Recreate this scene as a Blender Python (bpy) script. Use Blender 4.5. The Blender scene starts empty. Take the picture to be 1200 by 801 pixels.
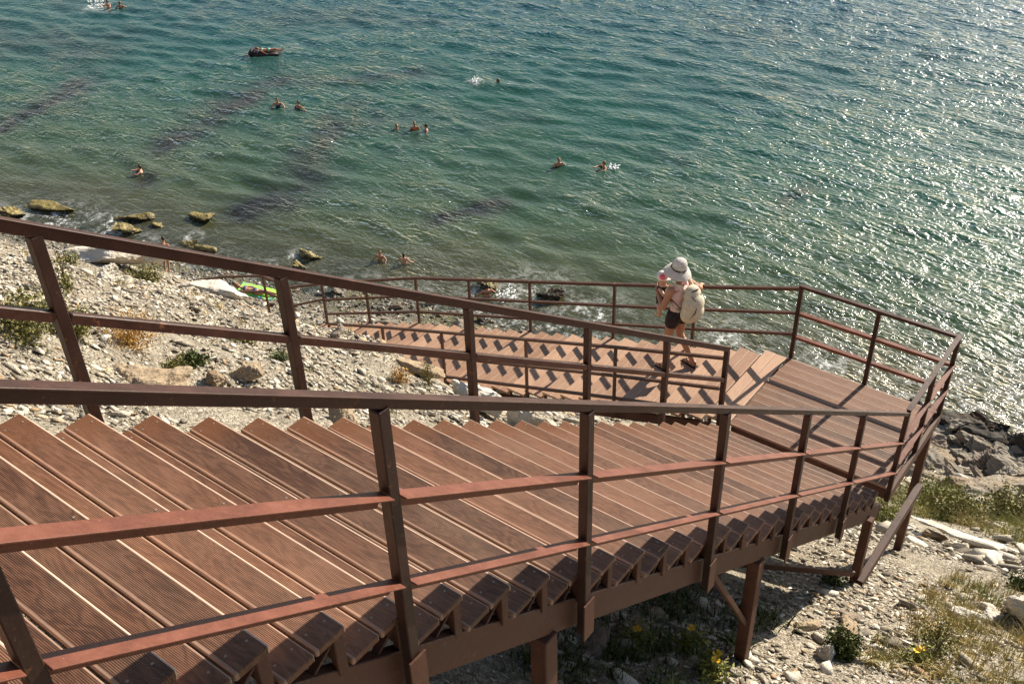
import bpy, bmesh, math, random
import numpy as np
from mathutils import Vector, Matrix, noise as mnoise
random.seed(7); RNG=np.random.default_rng(11)
sc=bpy.context.scene; COL=sc.collection
R=math.radians
# ------------------------------------------------------------------ terrain function
def _hash(ix,iy,s):
    n=(ix*374761393+iy*668265263+s*974634541)&0xffffffff
    n=((n^(n>>13))*1274126177)&0xffffffff
    return ((n^(n>>16))&0xffff)/65535.0
def vnoise(x,y,s=0):
    x=np.asarray(x,float);y=np.asarray(y,float)
    ix=np.floor(x).astype(np.int64);iy=np.floor(y).astype(np.int64)
    fx=x-ix;fy=y-iy;fx=fx*fx*(3-2*fx);fy=fy*fy*(3-2*fy)
    a=_hash(ix,iy,s);b=_hash(ix+1,iy,s);c=_hash(ix,iy+1,s);d=_hash(ix+1,iy+1,s)
    return (a+(b-a)*fx)+((c+(d-c)*fx)-(a+(b-a)*fx))*fy-.5
def fbm(x,y,s=0,o=4):
    t=0;a=1.
    for i in range(o):
        t=t+a*vnoise(x*2**i+17.3*i,y*2**i-9.1*i,s+i);a*=.5
    return t
def sstep(v,a,b):
    t=np.clip((v-a)/(b-a),0,1);return t*t*(3-2*t)
SEA=-16.0
def shore_x(y): return 25.0-.27*(y-1)
PS=[-250,-40,-15,-6,0,1.6,3.5,6,9,14,24,28.8,35,42,60]
PH=[-12,-4.4,-1.7,-.75,-.22,0,.5,1.2,2.7,6.4,13.9,16.7,20.3,23.6,30]
ZY=[-20,0,2.4,4.4,5,5.5,6,6.5,7.5,8.6,9.5,11,12.3,15.2,18.5,25,40,70]
ZE=[-1.5,-1.4,-1.2,-1.05,-1.1,-1.0,-.92,-.85,-.8,-.92,-1.05,-1.3,-1.4,-2.05,-2.6,-4.6,-8.6,-16]
def ground(x,y,detail=True):
    x=np.asarray(x,float);y=np.asarray(y,float)
    sx=shore_x(y)+1.6*fbm(x*.12,y*.12,5,3)*sstep(x,8,14)
    s=sx-x
    zB=SEA+np.interp(s,PS,PH)
    zA=np.interp(y,ZY,ZE)-.70*(x+.4)+.45*np.exp(-((y-2.4)/1.4)**2)*sstep(-x,1.2,3)
    zA=np.maximum(zA,zB)
    w=sstep(y,1.0,2.8)*(1-sstep(x,-.45,-.05))
    z=zB+(zA-zB)*w
    if detail:
        am=.35+.65*sstep(np.abs(y-1)+np.maximum(0,x-2)*.2,1.2,4)
        z=z+am*.30*fbm(x*.55,y*.55,11,3)*sstep(s,-2,5)+.07*fbm(x*2.3,y*2.3,23,3)
    return z

def gz(x,y): return float(ground(x,y))
# ------------------------------------------------------------------ node helpers
def mat(name):
    m=bpy.data.materials.new(name); m.use_nodes=True; nt=m.node_tree; nt.nodes.clear()
    out=nt.nodes.new('ShaderNodeOutputMaterial'); b=nt.nodes.new('ShaderNodeBsdfPrincipled')
    nt.links.new(b.outputs[0],out.inputs[0]); return m,nt,b
class N:
    def __init__(s,nt): s.nt=nt
    def new(s,t,**k):
        n=s.nt.nodes.new('ShaderNode'+t)
        for a,v in k.items(): setattr(n,a,v)
        return n
    def put(s,n,i,v):
        if v is None: return
        if isinstance(v,bpy.types.NodeSocket): s.nt.links.new(v,n.inputs[i])
        else: n.inputs[i].default_value=v
    def coord(s,k='Object'): return s.new('TexCoord').outputs[k]
    def mapping(s,v,scale=(1,1,1),loc=(0,0,0),rot=(0,0,0)):
        n=s.new('Mapping'); s.put(n,0,v); n.inputs['Scale'].default_value=scale; n.inputs['Location'].default_value=loc; n.inputs['Rotation'].default_value=rot; return n.outputs[0]
    def noise(s,v,scale,detail=4,rough=.55,dist=0,w=None):
        n=s.new('TexNoise',noise_dimensions='4D' if w is not None else '3D'); s.put(n,'Vector',v); n.inputs['Scale'].default_value=scale
        n.inputs['Detail'].default_value=detail; n.inputs['Roughness'].default_value=rough; n.inputs['Distortion'].default_value=dist
        if w is not None: s.put(n,'W',w)
        return n.outputs[0]
    def voro(s,v,scale,out='Color',feature='F1',rand=1):
        n=s.new('TexVoronoi',feature=feature); s.put(n,'Vector',v); n.inputs['Scale'].default_value=scale; n.inputs['Randomness'].default_value=rand; return n.outputs[out]
    def ramp(s,f,stops,interp='LINEAR'):
        n=s.new('ValToRGB'); cr=n.color_ramp; cr.interpolation=interp
        while len(cr.elements)<len(stops): cr.elements.new(.5)
        for e,(p,c) in zip(cr.elements,stops):
            e.position=p; e.color=(*c,1) if len(c)==3 else c
        s.put(n,0,f); return n.outputs[0]
    def math(s,op,a,b=None,c=None,clamp=False):
        n=s.new('Math',operation=op,use_clamp=clamp); s.put(n,0,a); s.put(n,1,b); s.put(n,2,c); return n.outputs[0]
    def mix(s,f,a,b,mode='MIX'):
        n=s.new('Mix',data_type='RGBA',blend_type=mode); s.put(n,0,f)
        for i,v in ((6,a),(7,b)):
            if isinstance(v,tuple) and len(v)==3: v=(*v,1)
            s.put(n,i,v)
        return n.outputs[2]
    def rng(s,v,a,b,c=0,d=1,smooth=False):
        n=s.new('MapRange',interpolation_type='SMOOTHSTEP' if smooth else 'LINEAR'); s.put(n,0,v)
        for i,q in enumerate((a,b,c,d)): n.inputs[i+1].default_value=q
        return n.outputs[0]
    def bump(s,h,strength=.5,dist=.02,normal=None):
        n=s.new('Bump'); n.inputs['Strength'].default_value=strength; n.inputs['Distance'].default_value=dist; s.put(n,'Height',h); s.put(n,'Normal',normal); return n.outputs[0]
    def xyz(s,v):
        n=s.new('SeparateXYZ'); s.put(n,0,v); return n.outputs
    def attr(s,name): return s.new('Attribute',attribute_name=name).outputs['Fac']
    def orand(s): return s.new('ObjectInfo').outputs['Random']
    def isl(s): return s.new('NewGeometry').outputs['Random Per Island']

def deck_mat(name,axis,dark,light,warm,edgecol,grooved,bw):
    """decking: boards run along the other axis; axis (0/1) crosses the boards"""
    m,nt,b=mat(name); n=N(nt); co=n.coord(); s=n.xyz(co); r=n.orand()
    w=n.math('MULTIPLY',r,37.)
    sc_=(1,.16,1) if axis==0 else (.16,1,1)
    v=n.mapping(co,scale=sc_)
    g1=n.noise(v,26,5,.6,1.6,w); g2=n.noise(co,1.7,3,.5,0,w)
    wv=n.noise(v,9,2,.5,2.5,w); fig=n.math('SINE',n.math('MULTIPLY',wv,46.))
    f=n.math('ADD',n.math('MULTIPLY',g1,.62),n.math('MULTIPLY',n.rng(fig,-1,1),.19 if grooved else .12))
    f=n.math('ADD',f,n.math('MULTIPLY',g2,.35)); f=n.math('ADD',f,n.math('MULTIPLY',n.math('SUBTRACT',r,.5),.42))
    c=n.ramp(f,[(.3,dark),(.58,tuple((a+q)/2 for a,q in zip(dark,light))),(.85,light)])
    if warm is not None:
        e=n.rng(n.math('ADD',s[1],n.math('MULTIPLY',n.math('SUBTRACT',g2,.5),.5)),1.62,1.98,0,.75,True)
        c=n.mix(e,c,warm)
    if not grooved:
        kn=n.voro(n.mapping(co,scale=(1,2.2,1) if axis==0 else (1,2.2,1)),3.1,'Distance'); k=n.rng(kn,.03,.075,.75,0,True)
        c=n.mix(k,c,(.20,.095,.05))
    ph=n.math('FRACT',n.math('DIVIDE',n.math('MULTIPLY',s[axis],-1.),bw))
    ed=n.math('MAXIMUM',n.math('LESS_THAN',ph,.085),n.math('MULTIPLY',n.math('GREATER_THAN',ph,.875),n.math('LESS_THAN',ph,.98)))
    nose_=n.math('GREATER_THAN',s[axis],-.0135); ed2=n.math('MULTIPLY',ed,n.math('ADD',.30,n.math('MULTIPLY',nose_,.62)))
    stain=n.noise(co,3.2,4,.6,.4,n.math('ADD',w,5.)); 
    c=n.mix(n.rng(stain,.60,.72,0,.35,True),c,tuple(q*.55 for q in dark))
    spk=n.voro(n.mapping(co,scale=(1,1,0)),5.,'Distance'); 
    c=n.mix(n.rng(spk,.012,.03,.55,0),c,(.5,.42,.36))
    if grooved:
        du=n.noise(n.mapping(co,scale=(.8,.45,1)),2.3,5,.65,.8,n.math('ADD',w,9.)); c=n.mix(n.rng(du,.42,.72,0,.26,True),c,(.34,.22,.15))
        gr=n.math('SINE',n.math('MULTIPLY',s[axis],2*math.pi/.0062)); gr=n.rng(gr,-.5,.7)
        gr=n.math('MAXIMUM',gr,ed)
        c=n.mix(n.math('MULTIPLY',n.math('SUBTRACT',1.,gr),.5),c,tuple(q*.35 for q in dark))
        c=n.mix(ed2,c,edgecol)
        h=n.math('ADD',n.math('MULTIPLY',gr,1.0),n.math('MULTIPLY',g1,.25)); nt.links.new(n.bump(h,.55,.002),b.inputs['Normal'])
    else:
        c=n.mix(n.math('MULTIPLY',ed,.35),c,edgecol)
        nt.links.new(n.bump(g1,.35,.003),b.inputs['Normal'])
    nt.links.new(c,b.inputs['Base Color']); b.inputs['Roughness'].default_value=.62
    b.inputs['Specular IOR Level'].default_value=.3
    return m
def paint_mat(name,col,col2,rough=.42):
    m,nt,b=mat(name); n=N(nt); co=n.coord(); w=n.math('MULTIPLY',n.orand(),19.)
    a=n.noise(co,6,5,.65,.3,w); d=n.noise(co,55,3,.6,0,w)
    c=n.ramp(n.math('ADD',n.math('MULTIPLY',a,.7),n.math('MULTIPLY',d,.3)),[(.32,tuple(q*.62 for q in col)),(.5,col),(.72,col2)])
    chip=n.noise(co,17,4,.75,0,w); c=n.mix(n.rng(chip,.62,.70,0,.85),c,(.20,.085,.04))
    scr=n.noise(n.mapping(co,scale=(1,1,1)),140,2,.5,0,w); c=n.mix(n.rng(scr,.70,.78,0,.5),c,(.42,.30,.25))
    nt.links.new(c,b.inputs['Base Color']); nt.links.new(n.rng(a,.3,.7,rough-.1,rough+.16),b.inputs['Roughness'])
    nt.links.new(n.bump(n.math('ADD',d,n.math('MULTIPLY',chip,.8)),.25,.004),b.inputs['Normal'])
    b.inputs['Specular IOR Level'].default_value=.22
    return m
def plain(name,col,rough=.6,var=.25,scale=8,bump=.2,bd=.01,spec=.3):
    m,nt,b=mat(name); n=N(nt); co=n.coord(); a=n.noise(co,scale,4,.6,.2)
    c=n.ramp(a,[(.3,tuple(q*(1-var) for q in col)),(.7,tuple(min(1,q*(1+var)) for q in col))])
    nt.links.new(c,b.inputs['Base Color']); b.inputs['Roughness'].default_value=rough; b.inputs['Specular IOR Level'].default_value=spec
    if bump: nt.links.new(n.bump(a,bump,bd),b.inputs['Normal'])
    return m
def stone_mat(name,a,b_,c_,ochre=None,scale=2.5,isl=False,amt=.5):
    m,nt,b=mat(name); n=N(nt); co=n.coord(); w=n.math('MULTIPLY',n.orand(),23.) if not isl else n.math('MULTIPLY',n.isl(),23.)
    f1=n.noise(co,scale,6,.65,.4,w); f2=n.noise(co,scale*9,4,.7,0,w)
    lay=n.noise(n.mapping(co,scale=(1,1,7)),scale*1.4,4,.6,.6,w)
    f=n.math('ADD',n.math('MULTIPLY',f1,.5),n.math('ADD',n.math('MULTIPLY',f2,.25),n.math('MULTIPLY',lay,.25)))
    if isl:
        f=n.math('ADD',n.math('MULTIPLY',n.math('SUBTRACT',n.isl(),.5),.62),f)
    c=n.ramp(f,[(.22,a),(.5,b_),(.78,c_)])
    if ochre:
        o=n.noise(co,scale*.8,3,.6,.5,n.math('ADD',w,3.)); k=n.rng(o,.5,.66,0,amt,True)
        if isl: k=n.math('GREATER_THAN',n.math('FRACT',n.math('MULTIPLY',n.isl(),77.)),.90); k=n.math('MULTIPLY',k,.7)
        c=n.mix(k,c,ochre)
    cr=n.voro(n.mapping(co,scale=(1,1,2)),scale*2.2,'Distance',feature='DISTANCE_TO_EDGE')
    c=n.mix(n.rng(cr,.0,.03,.4,0),c,tuple(q*.4 for q in a))
    nt.links.new(c,b.inputs['Base Color']); b.inputs['Roughness'].default_value=.88; b.inputs['Specular IOR Level'].default_value=.2
    h=n.math('ADD',n.math('ADD',n.math('MULTIPLY',f1,.6),n.math('MULTIPLY',f2,.5)),n.math('MULTIPLY',lay,.6))
    nt.links.new(n.bump(h,.8,.05),b.inputs['Normal'])
    return m
M={}
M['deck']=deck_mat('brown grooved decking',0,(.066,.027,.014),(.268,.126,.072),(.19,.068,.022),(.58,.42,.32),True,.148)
M['deck_light']=deck_mat('pale smooth decking',1,(.25,.135,.082),(.46,.285,.185),None,(.56,.40,.29),False,.148)
M['rail']=paint_mat('dark brown steel paint',(.050,.021,.015),(.080,.036,.026),.45)
M['rail_mid']=paint_mat('red brown steel paint',(.145,.049,.030),(.205,.076,.050),.42)
M['post']=paint_mat('dark post paint',(.034,.016,.012),(.058,.028,.020),.45)
M['rail_far']=paint_mat('worn brown steel paint',(.085,.042,.028),(.13,.070,.048),.5)
M['steel']=paint_mat('brown stringer paint',(.085,.038,.025),(.125,.062,.042),.55)
M['rock_pale']=stone_mat('pale marl',(.34,.30,.25),(.55,.51,.44),(.70,.66,.58),(.45,.31,.16),2.2)
M['rock_ochre']=stone_mat('ochre sandstone',(.16,.115,.072),(.33,.25,.165),(.52,.44,.325),None,2.6)
M['rock_grey']=stone_mat('grey beach stone',(.10,.088,.07),(.23,.20,.16),(.41,.37,.31),(.30,.21,.12),1.4)
M['rock_dark']=stone_mat('dark wet stone',(.018,.016,.014),(.05,.043,.036),(.11,.09,.07),(.10,.055,.02),1.2)
M['rock_brown']=stone_mat('brown grey slab',(.12,.10,.08),(.23,.19,.155),(.36,.31,.26),(.3,.2,.11),1.6)
M['scree']=stone_mat('scree chips',(.16,.138,.108),(.45,.395,.315),(.78,.715,.60),(.46,.31,.17),6,True)
M['shingle']=stone_mat('shingle',(.11,.10,.09),(.24,.225,.20),(.46,.43,.38),(.36,.22,.11),4,True)
def algae_mat():
    m,nt,b=mat('algae covered stone'); n=N(nt); co=n.coord('Object'); w=n.math('MULTIPLY',n.orand(),11.)
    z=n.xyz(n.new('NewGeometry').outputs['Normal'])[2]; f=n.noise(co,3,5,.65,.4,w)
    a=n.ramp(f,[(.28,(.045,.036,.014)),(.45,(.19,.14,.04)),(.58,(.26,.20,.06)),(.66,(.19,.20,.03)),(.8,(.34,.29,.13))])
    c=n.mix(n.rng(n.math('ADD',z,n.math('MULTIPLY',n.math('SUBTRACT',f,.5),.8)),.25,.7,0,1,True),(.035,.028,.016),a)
    nt.links.new(c,b.inputs['Base Color']); b.inputs['Roughness'].default_value=.55
    nt.links.new(n.bump(n.noise(co,14,5,.7,.2,w),.8,.05),b.inputs['Normal']); return m
M['algae']=algae_mat()
def ground_mat():
    m,nt,b=mat('scree ground'); n=N(nt); co=n.coord('Object')
    big=n.noise(co,.5,5,.6,.3); mid=n.noise(co,2.6,5,.65,.3); 
    cell=n.voro(co,26,'Color'); cs=n.new('SeparateColor'); n.put(cs,0,cell); cv=cs.outputs[0]
    cell2=n.voro(co,70,'Color'); cs2=n.new('SeparateColor'); n.put(cs2,0,cell2)
    d1=n.voro(co,26,'Distance'); d2=n.voro(co,70,'Distance')
    f=n.math('ADD',n.math('MULTIPLY',mid,.45),n.math('ADD',n.math('MULTIPLY',cv,.28),n.math('MULTIPLY',cs2.outputs[0],.27)))
    dry=n.ramp(f,[(.25,(.12,.10,.076)),(.5,(.285,.245,.19)),(.75,(.56,.50,.405))])
    dry=n.mix(n.rng(big,.48,.66,0,.55,True),dry,(.27,.235,.175))
    wet=n.ramp(f,[(.2,(.05,.046,.036)),(.5,(.13,.12,.09)),(.8,(.24,.22,.17))])
    wet=n.mix(n.rng(n.noise(co,.35,4,.6,.5),.45,.6,0,.6,True),wet,(.12,.115,.05))
    k=n.attr('shorewet'); c=n.mix(k,dry,wet)
    nt.links.new(c,b.inputs['Base Color']); b.inputs['Roughness'].default_value=.92; b.inputs['Specular IOR Level'].default_value=.15
    h=n.math('ADD',n.math('MULTIPLY',n.math('SUBTRACT',1.,d1),.6),n.math('ADD',n.math('MULTIPLY',n.math('SUBTRACT',1.,d2),.25),n.math('MULTIPLY',mid,1.4)))
    nt.links.new(n.bump(h,1.,.06),b.inputs['Normal']); return m
M['ground']=ground_mat()
def sea_mat():
    m,nt,b=mat('sea water'); n=N(nt); co=n.coord('Object')
    off=n.attr('offshore'); weed=n.attr('weed'); dep=n.attr('depth'); foam=n.attr('foam')
    big=n.noise(co,.045,4,.6,.6); o2=n.math('ADD',off,n.math('MULTIPLY',n.math('SUBTRACT',big,.5),16.))
    c=n.ramp(n.math('DIVIDE',o2,70.,clamp=True),[(.0,(.080,.080,.034)),(.10,(.034,.062,.028)),(.28,(.008,.058,.036)),(.50,(.002,.050,.051)),(.75,(.001,.053,.078)),(1.,(.001,.066,.110))])
    wn=n.noise(co,.38,3,.5,.6); k=n.math('MULTIPLY',weed,n.rng(wn,.27,.54,.3,1.15,True),None,True)
    c=n.mix(k,c,(.018,.016,.010))
    pat=n.noise(co,.12,4,.6,1.2); c=n.mix(n.rng(pat,.5,.68,0,.3,True),c,(.028,.036,.034))
    fn=n.noise(co,1.3,6,.75,.6); fn2=n.noise(co,5.,5,.75,.4)
    fk=n.math('MULTIPLY',foam,n.rng(n.math('ADD',n.math('MULTIPLY',fn,.6),n.math('MULTIPLY',fn2,.4)),.47,.60,0,1,True))
    cap=n.rng(n.noise(n.mapping(co,scale=(.55,.22,1),rot=(0,0,.35)),1.1,7,.8,.7),.69,.77,0,.45,True)  # thin pale crest streaks: wave highlights painted into the water colour
    fk=n.math('MAXIMUM',fk,n.math('MULTIPLY',cap,n.rng(off,4,14)))
    c=n.mix(fk,c,(.82,.84,.83))
    v1=n.mapping(co,scale=(1,.40,1),rot=(0,0,.22)); v2=n.mapping(co,scale=(1,.5,1),rot=(0,0,-.75)); v3=n.mapping(co,scale=(1,.6,1),rot=(0,0,.9))
    def ridge(v,sc_,d=2,di=.5): return n.math('SUBTRACT',1.,n.math('MULTIPLY',n.math('ABSOLUTE',n.math('SUBTRACT',n.noise(v,sc_,d,.5,di),.5)),4.))
    h=n.math('ADD',n.math('MULTIPLY',ridge(v1,1.25),.42),n.math('MULTIPLY',ridge(v2,2.1),.28))
    h=n.math('ADD',h,n.math('ADD',n.math('MULTIPLY',ridge(v3,3.4),.17),n.math('MULTIPLY',ridge(v1,5.4),.12)))
    h=n.math('ADD',h,n.math('MULTIPLY',n.noise(co,.30,3,.5,.5),.75))
    nrm=n.bump(n.math('MULTIPLY',h,n.rng(n.noise(co,.055,3,.6,.8),.36,.64,.45,1.3,True)),1.,.185)
    nt.nodes.remove(b); out=[q for q in nt.nodes if q.type=='OUTPUT_MATERIAL'][0]
    df=n.new('BsdfDiffuse'); n.put(df,'Color',c)
    gl=n.new('BsdfGlossy'); gl.inputs['Roughness'].default_value=.115; gl.inputs['Color'].default_value=(1,1,1,1); n.put(gl,'Normal',nrm)
    g2=n.new('BsdfGlossy'); g2.inputs['Roughness'].default_value=.40; g2.inputs['Color'].default_value=(1,1,1,1); n.put(g2,'Normal',nrm)
    gm=n.new('MixShader'); gm.inputs[0].default_value=.18; n.put(gm,1,gl.outputs[0]); n.put(gm,2,g2.outputs[0])
    fr=n.new('Fresnel'); fr.inputs['IOR'].default_value=1.333; n.put(fr,'Normal',nrm)
    tr=n.new('BsdfTransparent'); tr.inputs['Color'].default_value=(.86,.92,.80,1)
    a=n.math('MAXIMUM',n.rng(dep,-.02,.95,.30,1,True),fk)
    m1=n.new('MixShader'); n.put(m1,0,a); n.put(m1,1,tr.outputs[0]); n.put(m1,2,df.outputs[0])
    m2=n.new('MixShader'); n.put(m2,0,n.math('MULTIPLY',fr.outputs[0],n.math('SUBTRACT',1.,fk))); n.put(m2,1,m1.outputs[0]); n.put(m2,2,gm.outputs[0])
    nt.links.new(m2.outputs[0],out.inputs[0])
    return m
M['sea']=sea_mat()
def leaf_mat(name,c1,c2,c3=None):
    m,nt,b=mat(name); n=N(nt); r=n.isl(); c=n.ramp(r,[(0,c1),(.6,c2),(1,c3 or c2)])
    nt.links.new(c,b.inputs['Base Color']); b.inputs['Roughness'].default_value=.6; b.inputs['Specular IOR Level'].default_value=.2
    b.inputs['Subsurface Weight'].default_value=0
    return m
M['grass_dry']=leaf_mat('dry grass',(.26,.20,.07),(.42,.33,.13),(.55,.46,.25))
M['grass_green']=leaf_mat('green grass',(.10,.12,.02),(.21,.22,.05),(.33,.30,.10))
M['leaf_dark']=leaf_mat('dark leaves',(.038,.056,.014),(.075,.10,.025),(.13,.15,.045))
M['leaf_olive']=leaf_mat('olive leaves',(.11,.11,.03),(.20,.19,.06),(.33,.28,.12))
M['leaf_orange']=leaf_mat('orange stems',(.32,.15,.035),(.46,.26,.06),(.50,.36,.12))
M['petal']=plain('yellow petals',(.75,.45,.02),.5,.15,20,0)
M['twig']=plain('twig bark',(.13,.075,.04),.8,.3,20,.2)
M['skin']=plain('tanned skin',(.40,.20,.125),.5,.12,6,.0)
M['skin2']=plain('fair skin',(.52,.29,.20),.5,.12,6,.0)
M['hair_dark']=plain('dark hair',(.025,.016,.011),.5,.3,30,.3)
M['hair_brown']=plain('brown hair',(.16,.085,.04),.5,.3,30,.3)
M['cloth_white']=plain('white cotton',(.72,.66,.63),.8,.08,14,.2)
M['cloth_pink']=plain('pale pink cotton',(.72,.52,.50),.8,.08,14,.2)
M['cloth_black']=plain('black cloth',(.018,.015,.017),.8,.4,14,.2)
M['hat']=plain('white straw hat',(.82,.79,.75),.85,.07,60,.4,.004)
M['canvas']=plain('cream canvas',(.60,.53,.40),.85,.10,22,.35,.01)
M['strap']=plain('dark strap',(.03,.024,.022),.7,.2,20,.1)
M['orange']=plain('orange vest',(.75,.10,.02),.6,.12,10,.1)
M['red']=plain('red swimsuit',(.45,.035,.025),.6,.15,10,.1)
M['navy']=plain('navy swimwear',(.02,.04,.10),.6,.2,10,.1)
M['mint']=plain('mint swimwear',(.12,.45,.34),.6,.15,10,.1)
M['pinkred']=plain('pink red swimwear',(.55,.10,.10),.6,.15,10,.1)
M['foam']=plain('white spray',(.85,.87,.87),.6,.03,8,.0)
M['rubber']=plain('dark air mattress',(.035,.022,.025),.45,.2,6,.1)
def towel_mat():
    m,nt,b=mat('patterned green towel'); n=N(nt); co=n.coord(); 
    v=n.noise(co,3.2,3,.6,1.2); c=n.ramp(v,[(.0,(.30,.72,.06)),(.52,(.30,.72,.06)),(.54,(.05,.45,.35)),(.60,(.05,.08,.35)),(.66,(.75,.75,.1)),(.7,(.30,.72,.06))],'CONSTANT')
    nt.links.new(c,b.inputs['Base Color']); b.inputs['Roughness'].default_value=.9; return m
M['towel']=towel_mat()
# ------------------------------------------------------------------ mesh helpers
class MB:
    def __init__(s): s.v=[]; s.f=[]
    def add(s,vs,fs):
        o=len(s.v); s.v+= [tuple(q) for q in vs]; s.f+=[tuple(i+o for i in f) for f in fs]
    def cbox(s,lo,hi,c=.005,T=None):
        """chamfered box"""
        lo=Vector(lo);hi=Vector(hi); ce=(lo+hi)/2; h=(hi-lo)/2; c=min(c,h.x*.45,h.y*.45,h.z*.45)
        vs=[];ix={}
        for sx in(-1,1):
            for sy in(-1,1):
                for sz in(-1,1):
                    for a in range(3):
                        q=[h.x-c,h.y-c,h.z-c]; q[a]+=c
                        ix[(sx,sy,sz,a)]=len(vs); vs.append(Vector((ce.x+sx*q[0],ce.y+sy*q[1],ce.z+sz*q[2])))
        fs=[]
        for a in range(3):
            b,d=(a+1)%3,(a+2)%3
            for sg in(-1,1):
                def k(sb,sd):
                    t=[0,0,0];t[a]=sg;t[b]=sb;t[d]=sd;return ix[(*t,a)]
                q=[k(-1,-1),k(1,-1),k(1,1),k(-1,1)]; fs.append(q if sg>0 else q[::-1])
            for sb in(-1,1):
                for sd in(-1,1):
                    def e(sa,ax):
                        t=[0,0,0];t[a]=sa;t[b]=sb;t[d]=sd;return ix[(*t,ax)]
                    q=[e(-1,b),e(1,b),e(1,d),e(-1,d)]; fs.append(q if sb*sd<0 else q[::-1])
        for sx in(-1,1):
            for sy in(-1,1):
                for sz in(-1,1):
                    q=[ix[(sx,sy,sz,a)] for a in range(3)]; fs.append(q if sx*sy*sz>0 else q[::-1])
        if T is not None: vs=[T@v for v in vs]
        s.add(vs,fs)
    def beam(s,p0,p1,w,h,c=.004,up=(0,0,1),ext=0):
        p0=Vector(p0);p1=Vector(p1); d=(p1-p0); L=d.length; d.normalize(); u=Vector(up)
        if abs(d.dot(u))>.98: u=Vector((1,0,0))
        y=u.cross(d).normalized(); z=d.cross(y)
        T=Matrix(((d.x,y.x,z.x,p0.x),(d.y,y.y,z.y,p0.y),(d.z,y.z,z.z,p0.z),(0,0,0,1)))
        s.cbox((-ext,-w/2,-h/2),(L+ext,w/2,h/2),c,T)
    def angle(s,p0,p1,w=.070,leg=.058,t=.006,up=(0,0,1)):
        p0=Vector(p0);p1=Vector(p1); d=(p1-p0); L=d.length; d.normalize(); y=Vector(up).cross(d).normalized(); z=d.cross(y)
        T=Matrix(((d.x,y.x,z.x,p0.x),(d.y,y.y,z.y,p0.y),(d.z,y.z,z.z,p0.z),(0,0,0,1)))
        s.cbox((0,-w*.67,-t),(L,w*.33,0),.0015,T); s.cbox((.001,w*.33-t*2.2,-leg),(L-.001,w*.33-t*1.2,-t-.0004),.001,T)
    def capped(s,p0,p1,w,h,over=.009,t=.006,ext=0):
        # square tube under a wider flat cap plate, overhang added to shade the tube sides; p0-p1 runs along the top of the plate
        z=Vector((0,0,1)); p0=Vector(p0);p1=Vector(p1)
        s.beam(p0-z*t/2,p1-z*t/2,w,t,.0018,ext=ext); s.beam(p0-z*(t+.0003+(h-t)/2),p1-z*(t+.0003+(h-t)/2),w-2*over,h-t,.003,ext=ext-.001)
    def tube(s,pts,rad,n=6):
        pts=[Vector(p) for p in pts]; rings=[]
        for i,p in enumerate(pts):
            d=(pts[min(i+1,len(pts)-1)]-pts[max(i-1,0)]).normalized(); a=d.orthogonal().normalized(); b=d.cross(a)
            r=rad[i] if hasattr(rad,'__len__') else rad
            rings.append([p+(a*math.cos(2*math.pi*k/n)+b*math.sin(2*math.pi*k/n))*r for k in range(n)])
        o=[];f=[]
        for r_ in rings:o+=r_
        for i in range(len(pts)-1):
            for k in range(n): f.append((i*n+k,i*n+(k+1)%n,(i+1)*n+(k+1)%n,(i+1)*n+k))
        f.append(tuple(range(n))[::-1]); f.append(tuple((len(pts)-1)*n+k for k in range(n)))
        s.add(o,f)
    def mesh(s,name,m,smooth=False):
        me=bpy.data.meshes.new(name); me.from_pydata(s.v,[],s.f); me.update(); me.materials.append(m)
        if smooth: me.polygons.foreach_set('use_smooth',[True]*len(me.polygons))
        return me
    def build(s,name,m,parent=None,loc=(0,0,0),smooth=False):
        return link(name,s.mesh(name,m,smooth),parent,loc)
def link(name,me,parent=None,loc=(0,0,0),rot=None):
    o=bpy.data.objects.new(name,me); COL.objects.link(o); o.location=loc
    if rot: o.rotation_euler=rot
    if parent: o.parent=parent
    return o
def tag(o,label=None,cat=None,group=None,kind=None):
    if label: o['label']=label
    if cat: o['category']=cat
    if group: o['group']=group
    if kind: o['kind']=kind
    return o
def empty(name,loc,label,cat,group=None):
    o=bpy.data.objects.new(name,None); COL.objects.link(o); o.location=loc; o.empty_display_size=.2
    return tag(o,label,cat,group)
def np_mesh(name,V,F,m,smooth=False,attrs=None):
    me=bpy.data.meshes.new(name); V=np.asarray(V,np.float32); F=np.asarray(F,np.int32); k=F.shape[1]
    me.vertices.add(len(V)); me.vertices.foreach_set('co',V.ravel()); me.loops.add(F.size); me.loops.foreach_set('vertex_index',F.ravel())
    me.polygons.add(len(F)); me.polygons.foreach_set('loop_start',np.arange(len(F),dtype=np.int32)*k)
    try: me.polygons.foreach_set('loop_total',np.full(len(F),k,np.int32))
    except Exception: pass
    me.update(calc_edges=True); me.materials.append(m)
    if smooth: me.polygons.foreach_set('use_smooth',np.ones(len(F),bool))
    for nme,a in (attrs or {}).items():
        at=me.attributes.new(nme,'FLOAT','POINT'); at.data.foreach_set('value',np.asarray(a,np.float32))
    return me
def grid_mesh(name,X,Y,Z,m,attrs=None):
    ny,nx=X.shape; V=np.stack([X.ravel(),Y.ravel(),Z.ravel()],1); i=np.arange(ny*nx).reshape(ny,nx)
    F=np.stack([i[:-1,:-1].ravel(),i[:-1,1:].ravel(),i[1:,1:].ravel(),i[1:,:-1].ravel()],1)
    return np_mesh(name,V,F,m,True,attrs)
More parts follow.
